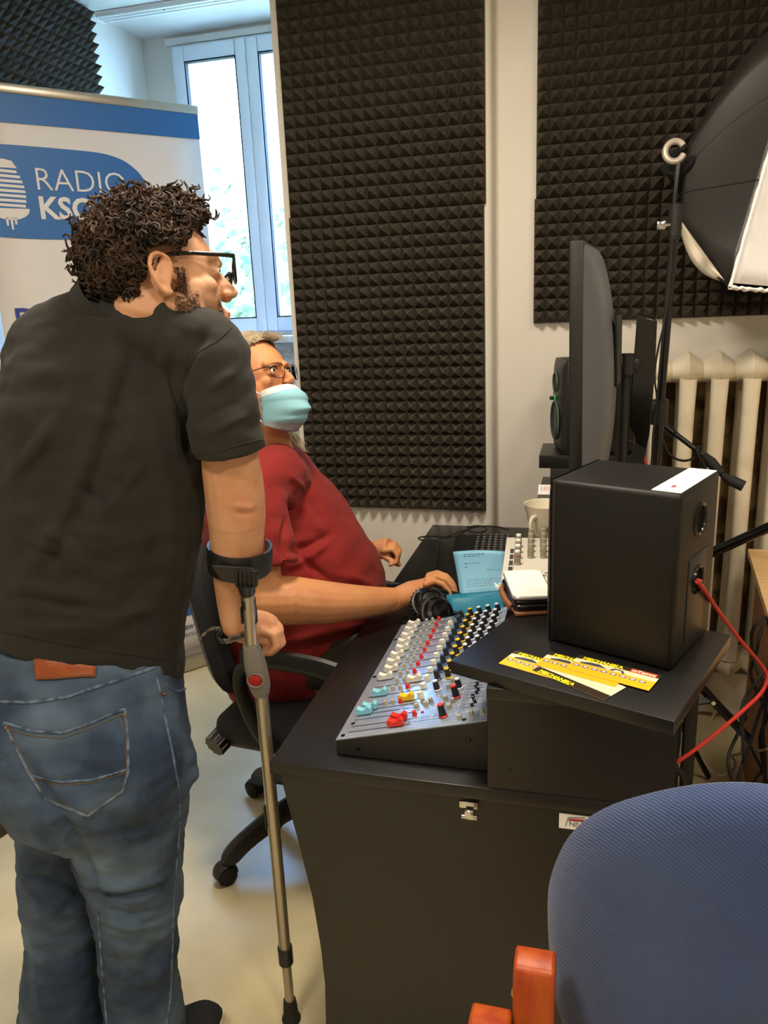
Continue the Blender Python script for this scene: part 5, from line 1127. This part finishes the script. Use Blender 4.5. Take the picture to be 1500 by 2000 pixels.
seam(b, jv, pin, r=.0008, off=.0014); seam(b, jv, [(-1.0482,1.0616,0.8550), (-0.9992,1.0701,0.8381), (-0.9514,1.0907,0.8267), (-0.9077,1.1258,0.8327), (-0.8627,1.1633,0.8459)], r=.0008, off=.001); seam(b, jv, [(-1.0313,1.0851,0.7318), (-0.9749,1.0965,0.7178), (-0.9231,1.1201,0.7133), (-0.8612,1.1510,0.7251)], r=.0008, off=.001)
b.build('pocket_stitching', M_stitch, js, world=True)
b = MB(); seam(b, jv, [(-1.0737,1.0407,0.9199), (-0.9890,1.0715,0.9093), (-0.9312,1.0985,0.9110), (-0.8696,1.1403,0.9235), (-0.8072,1.2022,0.9302)], r=.0030, off=.0004); b.build('yoke_seam', M_dseam, js, world=True)
b = MB(); seam(b, jv, [(-0.8042,1.2016,0.9252), (-0.7937,1.1984,0.8275), (-0.7911,1.2043,0.7319), (-0.7871,1.2036,0.6496), (-0.8001,1.2069,0.5595), (-0.8135,1.2034,0.4842), (-0.8386,1.2078,0.3716), (-0.8683,1.2235,0.2278), (-0.8998,1.2336,0.0658), (-0.9417,1.2455,-0.0799)], r=.0024, off=.0004); b.build('side_seam', M_dseam, js, world=True)
b = MB(); seam(b, jv, [(-0.9584,1.1206,0.4070), (-0.9818,1.1349,0.2900), (-1.0014,1.1473,0.1626), (-1.0375,1.1752,-0.0083)], r=.0024, off=.0003); b.build('inner_seam', M_dseam, js, world=True)
b = MB(); seam(b, jv, [(-0.7924,1.2025,0.9170), (-0.7823,1.2072,0.8857), (-0.7727,1.2264,0.8685), (-0.7710,1.2475,0.8654)], r=.0024); b.build('front_pocket_seam', M_dseam, js, world=True)
b = MB(); M_rv = mat('copper_rivet', '#9a6a42', .35, metal=.8)
for q in ((-0.8617,1.1627,0.8430), (-0.7874,1.1935,0.8802), (-1.0463,1.0621,0.8550)): h = snap(jv, q, .001); b.sph(h, .0035, 10)
b.build('rivets', M_rv, js, world=True)
M_lp = mat('cognac_leather', '#9c4f27', .5, c2='#8a411d', nscale=40, bump=.3, bscale=200)
b = patch(jv, [(-0.9771,1.0885,0.9959), (-0.8790,1.1278,0.9642), (-0.8803,1.1222,0.9458), (-0.9741,1.0772,0.9530)], 12, 5, .004, .002); b.build('leather_patch', M_lp, js, world=True, solid=.0025)
b = MB(); seam(b, jv, [(-0.9723,1.0787,0.9566), (-0.9258,1.1010,0.9525), (-0.8823,1.1228,0.9495)], r=.0007, off=.0056); b.build('patch_stitching', M_stitch, js, world=True)
# shoes
M_shoe = mat('black_canvas_shoe', '#17181c', .85, bump=.3, bscale=600); M_sole = mat('cream_sole', '#d8d0c0', .6)
def shoe(toe, heel, parent, L_=None):
    toe, heel = V(toe), V(heel); d = (toe-heel); L_ = d.length; d.normalize(); w_ = V((-d.y, d.x, 0)); O_ = V((heel.x, heel.y, 0))
    def sec(t, sc_=1): return (.036+.016*math.sin(min(1, t*1.25)*PI*.75))*(1 if t < .8 else max(.05, (1-((t-.8)/.2)**2.2))**.5)*sc_
    b = MB(); rings = []
    for i in range(15):
        t = i/14; q = O_+d*(L_*t); h = (.095 if t < .35 else .095-.055*((t-.35)/.65)**.9)*(1 if i < 14 else .6); r = sec(t)*(.6 if i == 0 else 1)
        rings.append([b.bm.verts.new(q+w_*(r*math.copysign(abs(math.cos(a))**.8, math.cos(a)))+V((0, 0, .022+(h-.022)*max(0, math.sin(a))**.7))) for a in [PI*k/14 for k in range(15)]]+[b.bm.verts.new(q-w_*r*.9+V((0, 0, .018))), b.bm.verts.new(q+w_*r*.9+V((0, 0, .018)))])
    b.skin(rings); s_ = b.build('shoe', M_shoe, parent, world=True, sub=1)
    pts = [(O_+d*(L_*t)+w_*(sec(t, 1.07)*k)) for k, T in ((1, [j/12 for j in range(13)]), (-1, [1-j/12 for j in range(13)])) for t in T]
    b = MB(); A = [b.bm.verts.new(p+V((0, 0, .001))) for p in pts]; B = [b.bm.verts.new(p+V((0, 0, .024))) for p in pts]; b.skin([A, B]); b.build('sole', M_sole, s_, world=True)
shoe((-0.7747,1.2463,0.0300), (-.965, 1.035, 0), man); shoe((-1.03, 1.24, 0), (-1.115, .975, 0), man)
# braided bracelet
M_brd = mat('braided_cord', '#6a6458', .8, c2='#35302a', nscale=120, lo=.48, hi=.52)
b = MB(); wb = V((-0.6634,1.2770,0.9877)); bx_ = (palm0-wrR).normalized(); bx_ = (bx_+V((0, 0, -1.2))).normalized(); wu = (cR-bx_*cR.dot(bx_)).normalized(); wv = bx_.cross(wu)
for s in (-1, 0, 1): b.tube([wb+bx_*(.0035*s)+wu*(.036*math.cos(a))+wv*(.034*math.sin(a))+bx_*(.001*math.sin(a*22+s*2)) for a in [2*PI*i/60 for i in range(60)]], .0022, 6, closed=True)
br_ = b.build('bracelet', M_brd, man, world=True)
b = MB(); kx = V((-0.6817,1.2558,0.9990)); b.tube([wb-wu*.034, kx, V((-0.6964,1.2425,1.0038)), V((-0.7072,1.2322,0.9968)), V((-0.7121,1.2229,0.9878))], [.004, .0045, .004, .003, .002], 8, smooth=1)
for i in range(6): q = V((-0.7072,1.2322,0.9968)); b.tube([q, q+V((-.008-.002*i, .004*(i-3), -.010-.001*i))], .0008, 4)
b.build('bracelet_ties', M_brd, br_, world=True)
# ---------------- crutch ----------------
M_cb = mat('crutch_black_plastic', '#1c1c1c', .4); M_cg = mat('crutch_grey_rubber', '#75716a', .6); M_ct = mat('crutch_aluminium', '#b3aa98', .32, metal=.8); M_refl = mat('red_reflector', '#b3141a', .25, bump=1., bscale=500, btype='VORONOI')
cru = thing('crutch', 'silver forearm crutch with black cuff and red reflector held by the standing person', 'crutch', (-0.6297,1.3015,0.0000))
tip = V((-0.6289,1.2963,0.0000)); gB = V((-0.6130,1.2639,0.8661)); gT = V((-0.6175,1.2428,0.9859)); cT = V((-0.6003,1.2235,1.1293))
b = MB(); b.cyl(tip.lerp(gB, .03), tip.lerp(gB, .36), .0108); b.build('lower_tube', M_ct, cru, world=True)
b = MB(); b.cyl(tip.lerp(gB, .22), gB, .0132); b.build('upper_tube', M_ct, cru, world=True)
dt = (gB-tip).normalized(); b = MB(); b.lathe(tip, [(.0, .0), (.021, .0), (.022, .006), (.018, .012), (.0155, .05), (.014, .062), (.009, .064)], dt, 24); b.build('rubber_tip', M_rubber, cru, world=True)
b = MB(); q = tip.lerp(gB, .225); b.cyl(q-dt*.022, q+dt*.022, .0165, n=24); b.box(q+cU*0-cR*.004-cF*.014, (.008, .006, .03), None, .002); b.build('collar_clip', M_cb, cru, world=True)
b = MB(); q = tip.lerp(gB, .655)
for s in (-1, 1): b.box(q+cR*(.0145*s), (.0035, .012, .055), None, .001)
b.build('height_button', M_cb, cru, world=True)
gd = (gT-gB).normalized(); gs = (cR-gd*cR.dot(gd)).normalized(); gf = gs.cross(gd); gf = gf if gf.dot(cF) > 0 else -gf
b = MB(); rings = []
for h, w_, d_ in ((-.006, .0155, .016), (.006, .019, .019), (.02, .0205, .021), (.06, .0205, .022), (.085, .0185, .021), (.1, .0165, .018), (.112, .0145, .016)):
    c = gB+gd*h; rings.append([b.bm.verts.new(c+gs*(w_*math.copysign(abs(math.cos(a))**.7, math.cos(a)))+gf*(d_*math.copysign(abs(math.sin(a))**.7, math.sin(a)))) for a in [2*PI*k/28 for k in range(28)]])
b.skin(rings); hs = b.build('grip_housing', M_cg, cru, world=True)
b = MB(); c = gB+gd*.043-gf*.0215; b.lathe(c, [(.0145, .004), (.0170, .0), (.0175, -.003), (.0160, -.004), (.0135, -.002)], gf, 32); b.build('reflector_rim', M_cg, hs, world=True)
b = MB(); b.lathe(c, [(.0142, -.001), (.0115, -.0028), (0, -.0034)], gf, 28); b.build('reflector', M_refl, hs, world=True)
b = MB(); hh = gB+gd*.095; b.tube([hh, hh+hax*.03, hh+hax*.10, hh+hax*.125], [.013, .0145, .0145, .010], 18); b.build('handle', M_cb, cru, world=True)
b = MB(); b.cyl(gB+gd*.1, cT, .0118); b.build('forearm_tube', M_ct, cru, world=True)
b = MB(); fd = (cT-gT).normalized(); q = V((-0.6087,1.2349,1.0635)); b.cyl(q-fd*.006, q+fd*.012, .0138, n=24)
for s in (-1, 1): b.box(q+cR*(.0125*s)-fd*.024, (.0035, .011, .034), None, .001)
b.build('locking_ring', M_cb, cru, world=True)
cuc = V((-0.6399,1.2797,1.1383)); cfa = (elR-wrR).normalized(); cfr = (cR-cfa*cR.dot(cfa)).normalized(); cff = cfr.cross(cfa); cff = cff if cff.dot(cF) > 0 else -cff
b = MB(); rings = []
for i in range(33):
    a = -PI/2+(-1+2*i/32)*PI*.73; d = cfr*math.cos(a)+cff*math.sin(a); hw = .019+.006*math.cos((a+PI/2)*.5); lift = .003*abs(math.sin((a+PI/2)/2))-.002
    ro, ri = .0615, .0565; c = cuc+cfa*lift+cfa*.004
    rings.append([b.bm.verts.new(q) for q in (c+d*ri-cfa*hw, c+d*ro-cfa*hw, c+d*(ro+.001)+cfa*0, c+d*ro+cfa*hw, c+d*ri+cfa*hw)])
b.skin(rings); cuf = b.build('forearm_cuff', M_cb, cru, world=True)
b = MB(); c = cuc-cff*.062-cfa*.006
b.prism([(-.040, .021), (.040, .021), (.036, .012), (.020, -.012), (-.020, -.012), (-.036, .012)], c, cfr, cfa, -cff*.007); b.build('cuff_plate', M_cb, cuf, world=True, bevel=.0015)
b = MB(); c2 = V((-0.5998,1.2187,1.1231)); b.box(c2+cff*.002, (.042, .018, .034), Matrix((cfr, cff, cfa)).transposed(), .003)
for i in range(5): b.box(c2-cff*.009+cfr*(-.016+i*.008), (.003, .006, .034), Matrix((cfr, cff, cfa)).transposed(), .001)
b.build('ribbed_neck', M_cb, cuf, world=True)
b = MB(); b.tube([c2-cfa*.012+cff*.003, c2-cfa*.026+cff*.004, cT.lerp(gT, .28)], [.019, .0155, .0148], 22); b.build('sleeve', M_cb, cru, world=True)

# ---------------- seated person ----------------
b = MB(); HS2 = 1.04
f2 = (cR*math.cos(.19)+cU*math.sin(.19))*math.cos(.50)-cF*math.sin(.50); u2 = cU*math.cos(.19)-cR*math.sin(.19)
nt = V((-0.7738,1.9694,1.4081)); l2 = u2.cross(f2).normalized(); H2 = nt-(f2*.125-u2*.016)*HS2
P2, hf2, hl2, hu2 = head(b, H2, f2, u2, HS2, mouth=False)
yc = 2.03
nb2 = V((-0.8790,2.0300,1.1484))
b.tube([P2(-.01, 0, -.0), P2(-.02, 0, -.07), nb2.lerp(P2(-.02, 0, -.07), .4), nb2], [.055, .06, .062, .08], 20, smooth=1)
b.tube([P2(.045, 0, -.08), P2(.03, 0, -.12), nb2+V((.03, 0, .01))], [.03, .035, .045], 14, smooth=1)
sR2, sL2 = V((-0.8374,1.7866,1.1268)), V((-0.8830,2.1283,1.0873)); eR2 = V((-0.7884,1.6586,0.8923)); wR2 = V((-0.5018,1.8974,0.8148))
limb(b, [sR2, V((-0.7995,1.6977,1.0035)), eR2], [.05, .058, .060]); 
limb(b, [eR2, V((-0.7255,1.6894,0.8838)), V((-0.6427,1.7620,0.8515)), V((-0.5558,1.8432,0.8271)), wR2], [.062, .063, .056, .042, .034])
eL2 = V((-0.8001,2.2146,0.7802)); wL2 = V((-0.6651,2.2445,0.8319)); limb(b, [sL2, eL2], [.065, .055]); limb(b, [eL2, wL2], [.055, .034])
tc = V((-0.8559,2.0300,0.9391)); tl = V((-0.8328,2.0300,0.5932)); b.tube([nb2, tc, tl], [.06, .10, .11], 18); b.tube([sR2, tc, sL2], [.045, .07, .045], 14)
# right hand on the mouse
kp = V((-0.4118,1.9983,0.8189)); hx2 = (kp-wR2).normalized(); sy = V((-.15, 1, 0)).normalized(); hz = hx2.cross(sy).normalized(); hz = hz if hz.z > 0 else -hz
b.tube([wR2, wR2.lerp(kp, .45)+hz*.004, kp-hx2*.01], [.032, .036, .034], 18, flat=.9); b.sph(wR2.lerp(kp, .65)+sy*.012, (.042, .042, .026), 18)
kn0 = V((-0.3934,1.9604,0.8569))
for i, (L1, dy) in enumerate(((.80, -.012), (.93, .009), (1.0, .030), (.93, .050))):
    k0 = kn0+sy*(dy+.012)+hz*(-.004 if i in (0, 3) else .0)-hx2*.006*(i == 0)
    a1_, a2_, a3_ = k0+(cR*.028-cU*.010)*L1, k0+(cR*.046-cU*.030)*L1, k0+(cR*.053-cU*.050)*L1
    finger(b, [k0-hx2*.03, k0, a1_, a2_, a3_], .0105)
tb2 = wR2.lerp(kp, .4)+sy*.03; finger(b, [tb2, tb2+hx2*.035+sy*.022-hz*.008, tb2+hx2*.062+sy*.02-hz*.018], .011)
# left hand, loosely curled on the far armrest
kl = V((-0.5923,2.2285,0.8572)); hxl = (kl-wL2).normalized(); b.tube([wL2, wL2.lerp(kl, .5), kl], [.032, .036, .032], 16, flat=.9)
syl = -V((-.1, 1, 0)).normalized()
for i, L1 in enumerate((.85, 1., 1.02, .95)):
    k0 = kl-syl*(.030-.020*i)+cU*(.004 if i in (1, 2) else 0); finger(b, [k0-hxl*.02, k0+cR*.012, k0+(cR*.028-cU*.020)*L1, k0+(cR*.024-cU*.042)*L1, k0+(cR*.004-cU*.050)*L1], .0098)
q = kl-hxl*.03+syl*.02-cU*.012; finger(b, [q, q+cR*.03-cU*.014+syl*.012, q+cR*.055-cU*.028+syl*.010], .0108)
# hips and legs
hipc = V((-0.8425,2.0300,0.4616)); hipc.z = .57
for s in (-1, 1): h = V((hipc.x, yc+s*.10, .58)); limb(b, [h, V((-.36, yc+s*.13, .58)), V((-.33, yc+s*.14, .12))], [.085, .06, .045])
fb2 = fuse(b, .0034, 3)
fb2 = folds(fb2, [([(-0.4814,1.8626,0.8621), (-0.4779,1.8543,0.8290), (-0.4809,1.8449,0.7989)], .004, -.0015), ([(-0.4532,1.8931,0.8667), (-0.4087,1.9171,0.8705)], .005, .002), ([(-0.8015,1.8859,1.4436), (-0.8194,1.8798,1.4392)], .003, -.002), ([(-0.7774,1.8838,1.4130), (-0.7899,1.8762,1.3982), (-0.7999,1.8707,1.3883)], .003, -.002)])
sp_ = fb2.build('person', M_skin2, None, world=True, origin=(hipc.x, yc, 0), fix=False, ang=60)
tag(sp_, 'seated person in red t-shirt with blue face mask and glasses', 'person', 'people at the desk')
def sk2(p):
    d = p-H2; x, y, z = d.dot(hf2)/HS2, d.dot(hl2)/HS2, d.dot(hu2)/HS2
    if abs(x) < .2 and abs(y) < .12 and abs(z) < .2:
        c = V((1, .97, .95)); k = math.exp(-(((x-.115)/.02)**2+((z+.01)/.03)**2)); c = c*(1-.5*k)+V((1, .74, .68))*.5*k
        k = math.exp(-((z-.037)/.005)**2)*(1 if .01 < abs(y) < .05 and x > .07 else 0); c = c*(1-.4*k)+V((.65, .55, .45))*.4*k
        k = math.exp(-(((x-.06)/.03)**2+((z+.02)/.03)**2)); c = c*(1-.25*k)+V((1, .72, .62))*.25*k
        return c
    k = math.exp(-(p-wR2).length_squared/.003); return V((1, .98-.05*k, .95-.08*k))
paint(sp_, sk2)
for k in (-1, 1):
    b = MB(); b.use(M_eyew).sph(P2(.0830, k*.031, .016), .0108*HS2, 16); b.use(M_iris).sph(P2(.0900, k*.032, .016), .0048*HS2, 12); b.build('eye', None, sp_, world=True)
    b = MB(); b.tube([P2(.088, k*.016, .020), P2(.0955, k*.030, .026), P2(.088, k*.045, .020)], .0022, 6, smooth=1); b.build('eyelid', M_skin2, sp_, world=True)
# surgical mask
M_mask = mat('pale_blue_mask', '#8fc3cf', .8, c2='#86bcc9', nscale=9, bump=.15, bscale=900); M_mw = mat('white_mask_edge', '#dfe3e2', .8); M_mg = mat('mask_inner_grey', '#9fb0b2', .8)
def mk(u, v):
    """u -1..1 from right to left side, v 0 top .. 1 bottom"""
    xc = [(.0, .112), (.15, .128), (.35, .146), (.6, .148), (.8, .132), (1., .092)]; xs_2 = [(0, .060), (.3, .052), (.6, .046), (.85, .040), (1., .040)]
    def ip(T, v):
        for (a, p), (c, q) in zip(T, T[1:]):
            if v <= c: return p+(q-p)*(v-a)/(c-a)
        return T[-1][1]
    w_ = .0665-.010*v; au = abs(u); x = ip(xs_2, v)+(ip(xc, v)-ip(xs_2, v))*(math.cos(au*PI/2)**.85 if au < 1 else 0)
    z = -.024-.122*v-(1-v)*.012*au**1.5+v*.028*au**2
    x += (.0075*(abs(((v*3.4+.1) % 1)-.5)*2)-.002)*(1 if .12 < v < .9 else 0)*(.5+.5*math.cos(u*2.2)); z += .004*math.sin(u*3+v*9)*v*(1-v)*4
    return P2(x, w_*math.sin(u*PI/2), z)
b = MB(); b.grid(lambda a, c: mk(a*2-1, c), 44, 44); bmesh.ops.recalc_face_normals(b.bm, faces=b.bm.faces[:])
b.mats = [M_mask, M_mw, M_mg]
for f in b.bm.faces:
    q = f.calc_center_median()-H2; z = q.dot(hu2)/HS2
    y = q.dot(hl2)/HS2
    f.material_index = 0
fl = list(b.bm.faces)
for idx, f in enumerate(fl):
    j = idx % 44
    if j < 6: f.material_index = 1
    elif j > 37: f.material_index = 2
msk = b.build('face_mask', None, sp_, world=True, fix=False, solid=.0012)
b = MB(); b.tube([mk(-1, .06), P2(.03, -.078, -.014), P2(-.01, -.084, .0), P2(-.024, -.086, .02)], .0012, 6, smooth=1); b.tube([mk(-1, .9), P2(.02, -.074, -.05), P2(-.01, -.082, -.02), P2(-.024, -.086, .0)], .0012, 6, smooth=1)
b.tube([mk(1, .06), P2(.03, .078, -.014), P2(-.024, .086, .02)], .0012, 6); b.tube([mk(1, .9), P2(.02, .074, -.05), P2(-.024, .086, .0)], .0012, 6); b.build('ear_loop', M_mw, msk, world=True)
b = MB()
for v in (.03, .075, .125): b.tube([mk(-1+i/20, v)+hf2*.0008 for i in range(41)], .0007, 5)
b.build('mask_seam', M_mw, msk, world=True)
# thin metal glasses
b = MB(); mg2 = mat('dark_wire_frame', '#2b2730', .3, metal=.6)
L2 = [(.100, .060, .026), (.108, .040, .031), (.112, .020, .028), (.113, .015, .012), (.111, .020, -.006), (.106, .040, -.009), (.100, .058, -.004), (.098, .062, .012)]
for k in (-1, 1):
    b.tube([P2(x, k*y, z) for x, y, z in L2], .0010*HS2, 6, closed=True, smooth=1)
    b.tube([P2(.098, k*.063, .020), P2(.090, k*.073, .021), P2(.03, k*.078, .018), P2(-.008, k*.080, .012), P2(-.016, k*.079, -.008)], .0013, 6, smooth=1)
b.tube([P2(.113, -.016, .016), P2(.116, 0, .020), P2(.113, .016, .016)], .0011, 6, smooth=1); g2 = b.build('glasses', mg2, sp_, world=True)
for k in (-1, 1): b = MB(); b.poly([P2(x, k*y, z) for x, y, z in L2]); b.build('lens', M_lens, g2, world=True, solid=.0008)
# combed-back grey blond hair, falling onto the far shoulder
b = MB(); rn = random.Random(8)
t = bmesh.new(); bmesh.ops.create_uvsphere(t, u_segments=40, v_segments=28, radius=1)
for v in t.verts:
    d = v.co.normalized(); x, y, z = -.010+d.x*.091, d.y*.076, .044+d.z*.084
    if (x > .035 and z < .098-(.075-x)*.4) or (x > -.02 and z < .035): x, y, z = -.008+d.x*.083, d.y*.066, .04+d.z*.072
    v.co = P2(x, y, z)
b.add(t)
for i in range(1100):
    y0 = rn.uniform(-1, 1); th0 = rn.uniform(.0, .5); pts = []; r_ = rn.uniform(1.0, 1.07)
    for k in range(9):
        th = .62+th0+k/8*(2.3-th0); yy = y0*(.066 if k < 6 else .06-.008*(k-5)); s_ = math.sqrt(max(.02, 1-(yy/.078)**2))
        pts.append(P2(-.010+.096*r_*math.cos(th)*s_, yy, .044+.092*r_*math.sin(th)*s_+(.006*(1-k/4) if k < 3 else 0)))
    b.tube(pts, [.0013]*8+[.0007], 4)
for i in range(140):   # flyaway forelock
    y0 = rn.uniform(-.03, .045); L_ = rn.uniform(.02, .04); p0 = P2(.058, y0, .108); q = P2(.078+rn.uniform(-.02, .01), y0+.008, .124+rn.uniform(-.012, .006)); q2 = q+(hf2*.6-hu2*.5)*L_*.7
    b.tube([p0, q.lerp(p0, .3), q, q2], [.0009, .0008, .0006, .0003], 3, smooth=1)
for i in range(420):  # long hair behind the neck, over the far shoulder
    a = rn.uniform(0, 1); p0 = P2(-.07+rn.uniform(-.01, .02), .01+.06*a, -.02+rn.uniform(-.02, .02)); e = V((-0.8521,2.1700,1.1554))+V((rn.gauss(0, .012), rn.gauss(0, .012), rn.gauss(0, .02)))
    m1 = V((-0.8734,2.1400,1.2239))+V((rn.gauss(0, .012), rn.gauss(0, .012), rn.gauss(0, .012))); b.tube([p0, p0.lerp(m1, .5)+V((0, .02, .0)), m1, m1.lerp(e, .5)+V((rn.gauss(0, .007), rn.gauss(0, .007), rn.gauss(0, .007))), e], [.0011, .001, .001, .0009, .0005], 3, smooth=1)
b.build('hair', M_hair2, sp_, world=True, fix=False)
# red t-shirt
b = MB()
def SR(f, bk, lat, yy=0, e=.9):
    f, bk = V(f), V(bk); return ((f+bk)/2+V((0, yy, 0)), (f-bk)/2, V((0, lat, 0)), e)
ringb(b, [SR((-0.7894,2.0300,1.1826), (-0.9498,2.0300,1.2008), .075), SR((-0.7671,2.0300,1.1455), (-0.9853,2.0300,1.1700), .13), SR((-0.7242,2.0300,1.0904), (-1.0345,2.0300,1.1074), .185), SR((-0.6729,2.0300,1.0156), (-1.0791,2.0300,1.0355), .21), SR((-0.6245,2.0300,0.9401), (-1.1094,2.0300,0.9458), .22),
          SR((-0.5846,2.0300,0.8716), (-1.1300,2.0300,0.8541), .225), SR((-0.5657,2.0300,0.8093), (-1.1352,2.0300,0.7611), .23), SR((-0.5723,2.0300,0.7286), (-1.1217,2.0300,0.6759), .235), SR((-0.6045,2.0300,0.6444), (-1.0918,2.0300,0.5906), .235), SR((-0.6537,2.0300,0.5565), (-1.0732,2.0300,0.5122), .225), SR((-0.7064,2.0300,0.4917), (-1.0526,2.0300,0.4511), .21)])
b.tube([V((-0.8315,1.7617,1.1468)), V((-0.8188,1.8868,1.1590)), V((-0.8611,2.0999,1.1179))], [.082, .09, .08], 18, smooth=1)
b.tube([V((-0.8314,1.7610,1.1443)), V((-0.7931,1.7035,1.0560)), V((-0.7700,1.6809,0.9725))], [.085, .082, .080], 22, smooth=1); b.sph(V((-0.8314,1.7610,1.1443)), .083)
b.tube([V((-0.8528,2.1139,1.0832)), V((-0.8247,2.1692,0.9474)), V((-0.8192,2.2079,0.8511))], [.08, .075, .072], 18)
rt = fuse(b, .0055, 3)
fr_ = [([(-0.6309,1.7585,1.0181), (-0.6696,1.7084,0.9921), (-0.7170,1.6689,0.9739)], .014, .010), ([(-0.6191,1.7687,1.0426), (-0.6582,1.7201,1.0224), (-0.7120,1.6812,1.0127)], .012, -.010), ([(-0.7145,1.7046,1.0982), (-0.7149,1.6676,1.0435), (-0.7033,1.6519,0.9766)], .010, -.012),
       ([(-0.7485,1.7331,1.1557), (-0.6729,1.7389,1.1032), (-0.6313,1.7619,1.0306)], .016, .006), ([(-0.7626,1.6250,0.7866), (-0.6641,1.6559,0.8009), (-0.5765,1.7622,0.7883)], .012, .008), ([(-0.7619,1.6182,0.7619), (-0.6632,1.6474,0.7700), (-0.5885,1.7500,0.7567)], .010, -.008), ([(-0.7484,1.6113,0.7243), (-0.6499,1.6422,0.7386), (-0.6000,1.7343,0.7123)], .011, .007),
       ([(-0.6193,1.7501,0.9390), (-0.5615,1.7811,0.9168), (-0.5265,1.8218,0.8751)], .012, .005), ([(-0.7035,1.8360,1.1724), (-0.6428,1.8065,1.0854), (-0.5761,1.7952,0.9809)], .02, .004), ([(-0.6865,1.6699,1.0242), (-0.6497,1.6871,0.9735), (-0.6154,1.7343,0.9173)], .010, -.006), ([(-0.7552,1.8244,1.1810), (-0.7223,1.8257,1.1540), (-0.7022,1.8237,1.1274)], .008, .004)]
rt = wrinkle(rt, .008, 8, (1, 1, 1.3), 2); rt = wrinkle(rt, .005, 16, (1, 1, 1.8), 4); rt = folds(rt, [(q, w_, a_*1.2) for q, w_, a_ in fr_])
rv = bvh(rt); rts = rt.build('t_shirt', M_red_t, sp_, world=True, fix=False, ang=70)
b = MB(); seam(b, rv, [(-0.7549,1.7704,1.1798), (-0.7399,1.7066,1.1298), (-0.7440,1.6866,1.0629), (-0.7302,1.6747,1.0074)], r=.0012, off=.0002); seam(b, rv, [(-0.7765,1.6379,0.9978), (-0.7361,1.6376,0.9959), (-0.7087,1.6562,0.9974)], r=.0012, off=.0002); b.build('seam', M_red_t, rts, world=True)
b = MB(); nk = V((-0.8603,2.0300,1.1819)); nu = (V((-0.7867,2.0300,1.1767))-V((-0.9337,2.0300,1.2009))).normalized(); nN = nu.cross(V((0, 1, 0))); nN = nN if nN.z > 0 else -nN
rings = []
for h, r in ((-.012, 1.06), (.0, 1.02), (.008, 1.0), (.007, .95), (-.01, .92)): rings.append(b.ring(nk+nN*h, nu, V((0, 1, 0)), .070*r, .082*r, 40))
b.skin(rings, cap=False); b.build('collar', M_red_t, rts, world=True)
# trousers and shoes
M_trs = mat('dark_olive_trousers', '#2a261d', .92, c2='#332e24', nscale=8, bump=.3, bscale=700)
b = MB(); b.sph((hipc.x-.02, yc, .585), (.17, .2, .10), 24)
for s in (-1, 1): b.tube([(hipc.x, yc+s*.105, .60), (hipc.x+.15, yc+s*.12, .62), (-.36, yc+s*.13, .60), (-.32, yc+s*.135, .50), (-.33, yc+s*.14, .09)], [.10, .095, .078, .072, .06], 18, smooth=2)
tr = fuse(b, .007, 4); tr = wrinkle(tr, .008, 10, (1, 1, 1), 7); trv = tr.build('trousers', M_trs, sp_, world=True, fix=False, ang=70)
for s in (-1, 1): shoe((-.17, yc+s*.16, 0), (-.42, yc+s*.13, 0), sp_)
# mouse under the right hand
mq_ = V((-0.3932,2.0267,0.7700)); ms_ = thing('computer_mouse', 'black computer mouse under the right hand of the seated person', 'mouse', (mq_.x+.0, mq_.y+.02, .7505)); b = MB(); b.sph((0, 0, .006), (.05, .03, .026), 20)
for v in b.bm.verts: v.co.z = max(0.001, v.co.z)
b.build('shell', M_black, ms_)
b = MB(); b.cyl((.025, -.004, .026), (.025, .004, .026), .006, n=14); b.build('scroll_wheel', M_rubber, ms_)
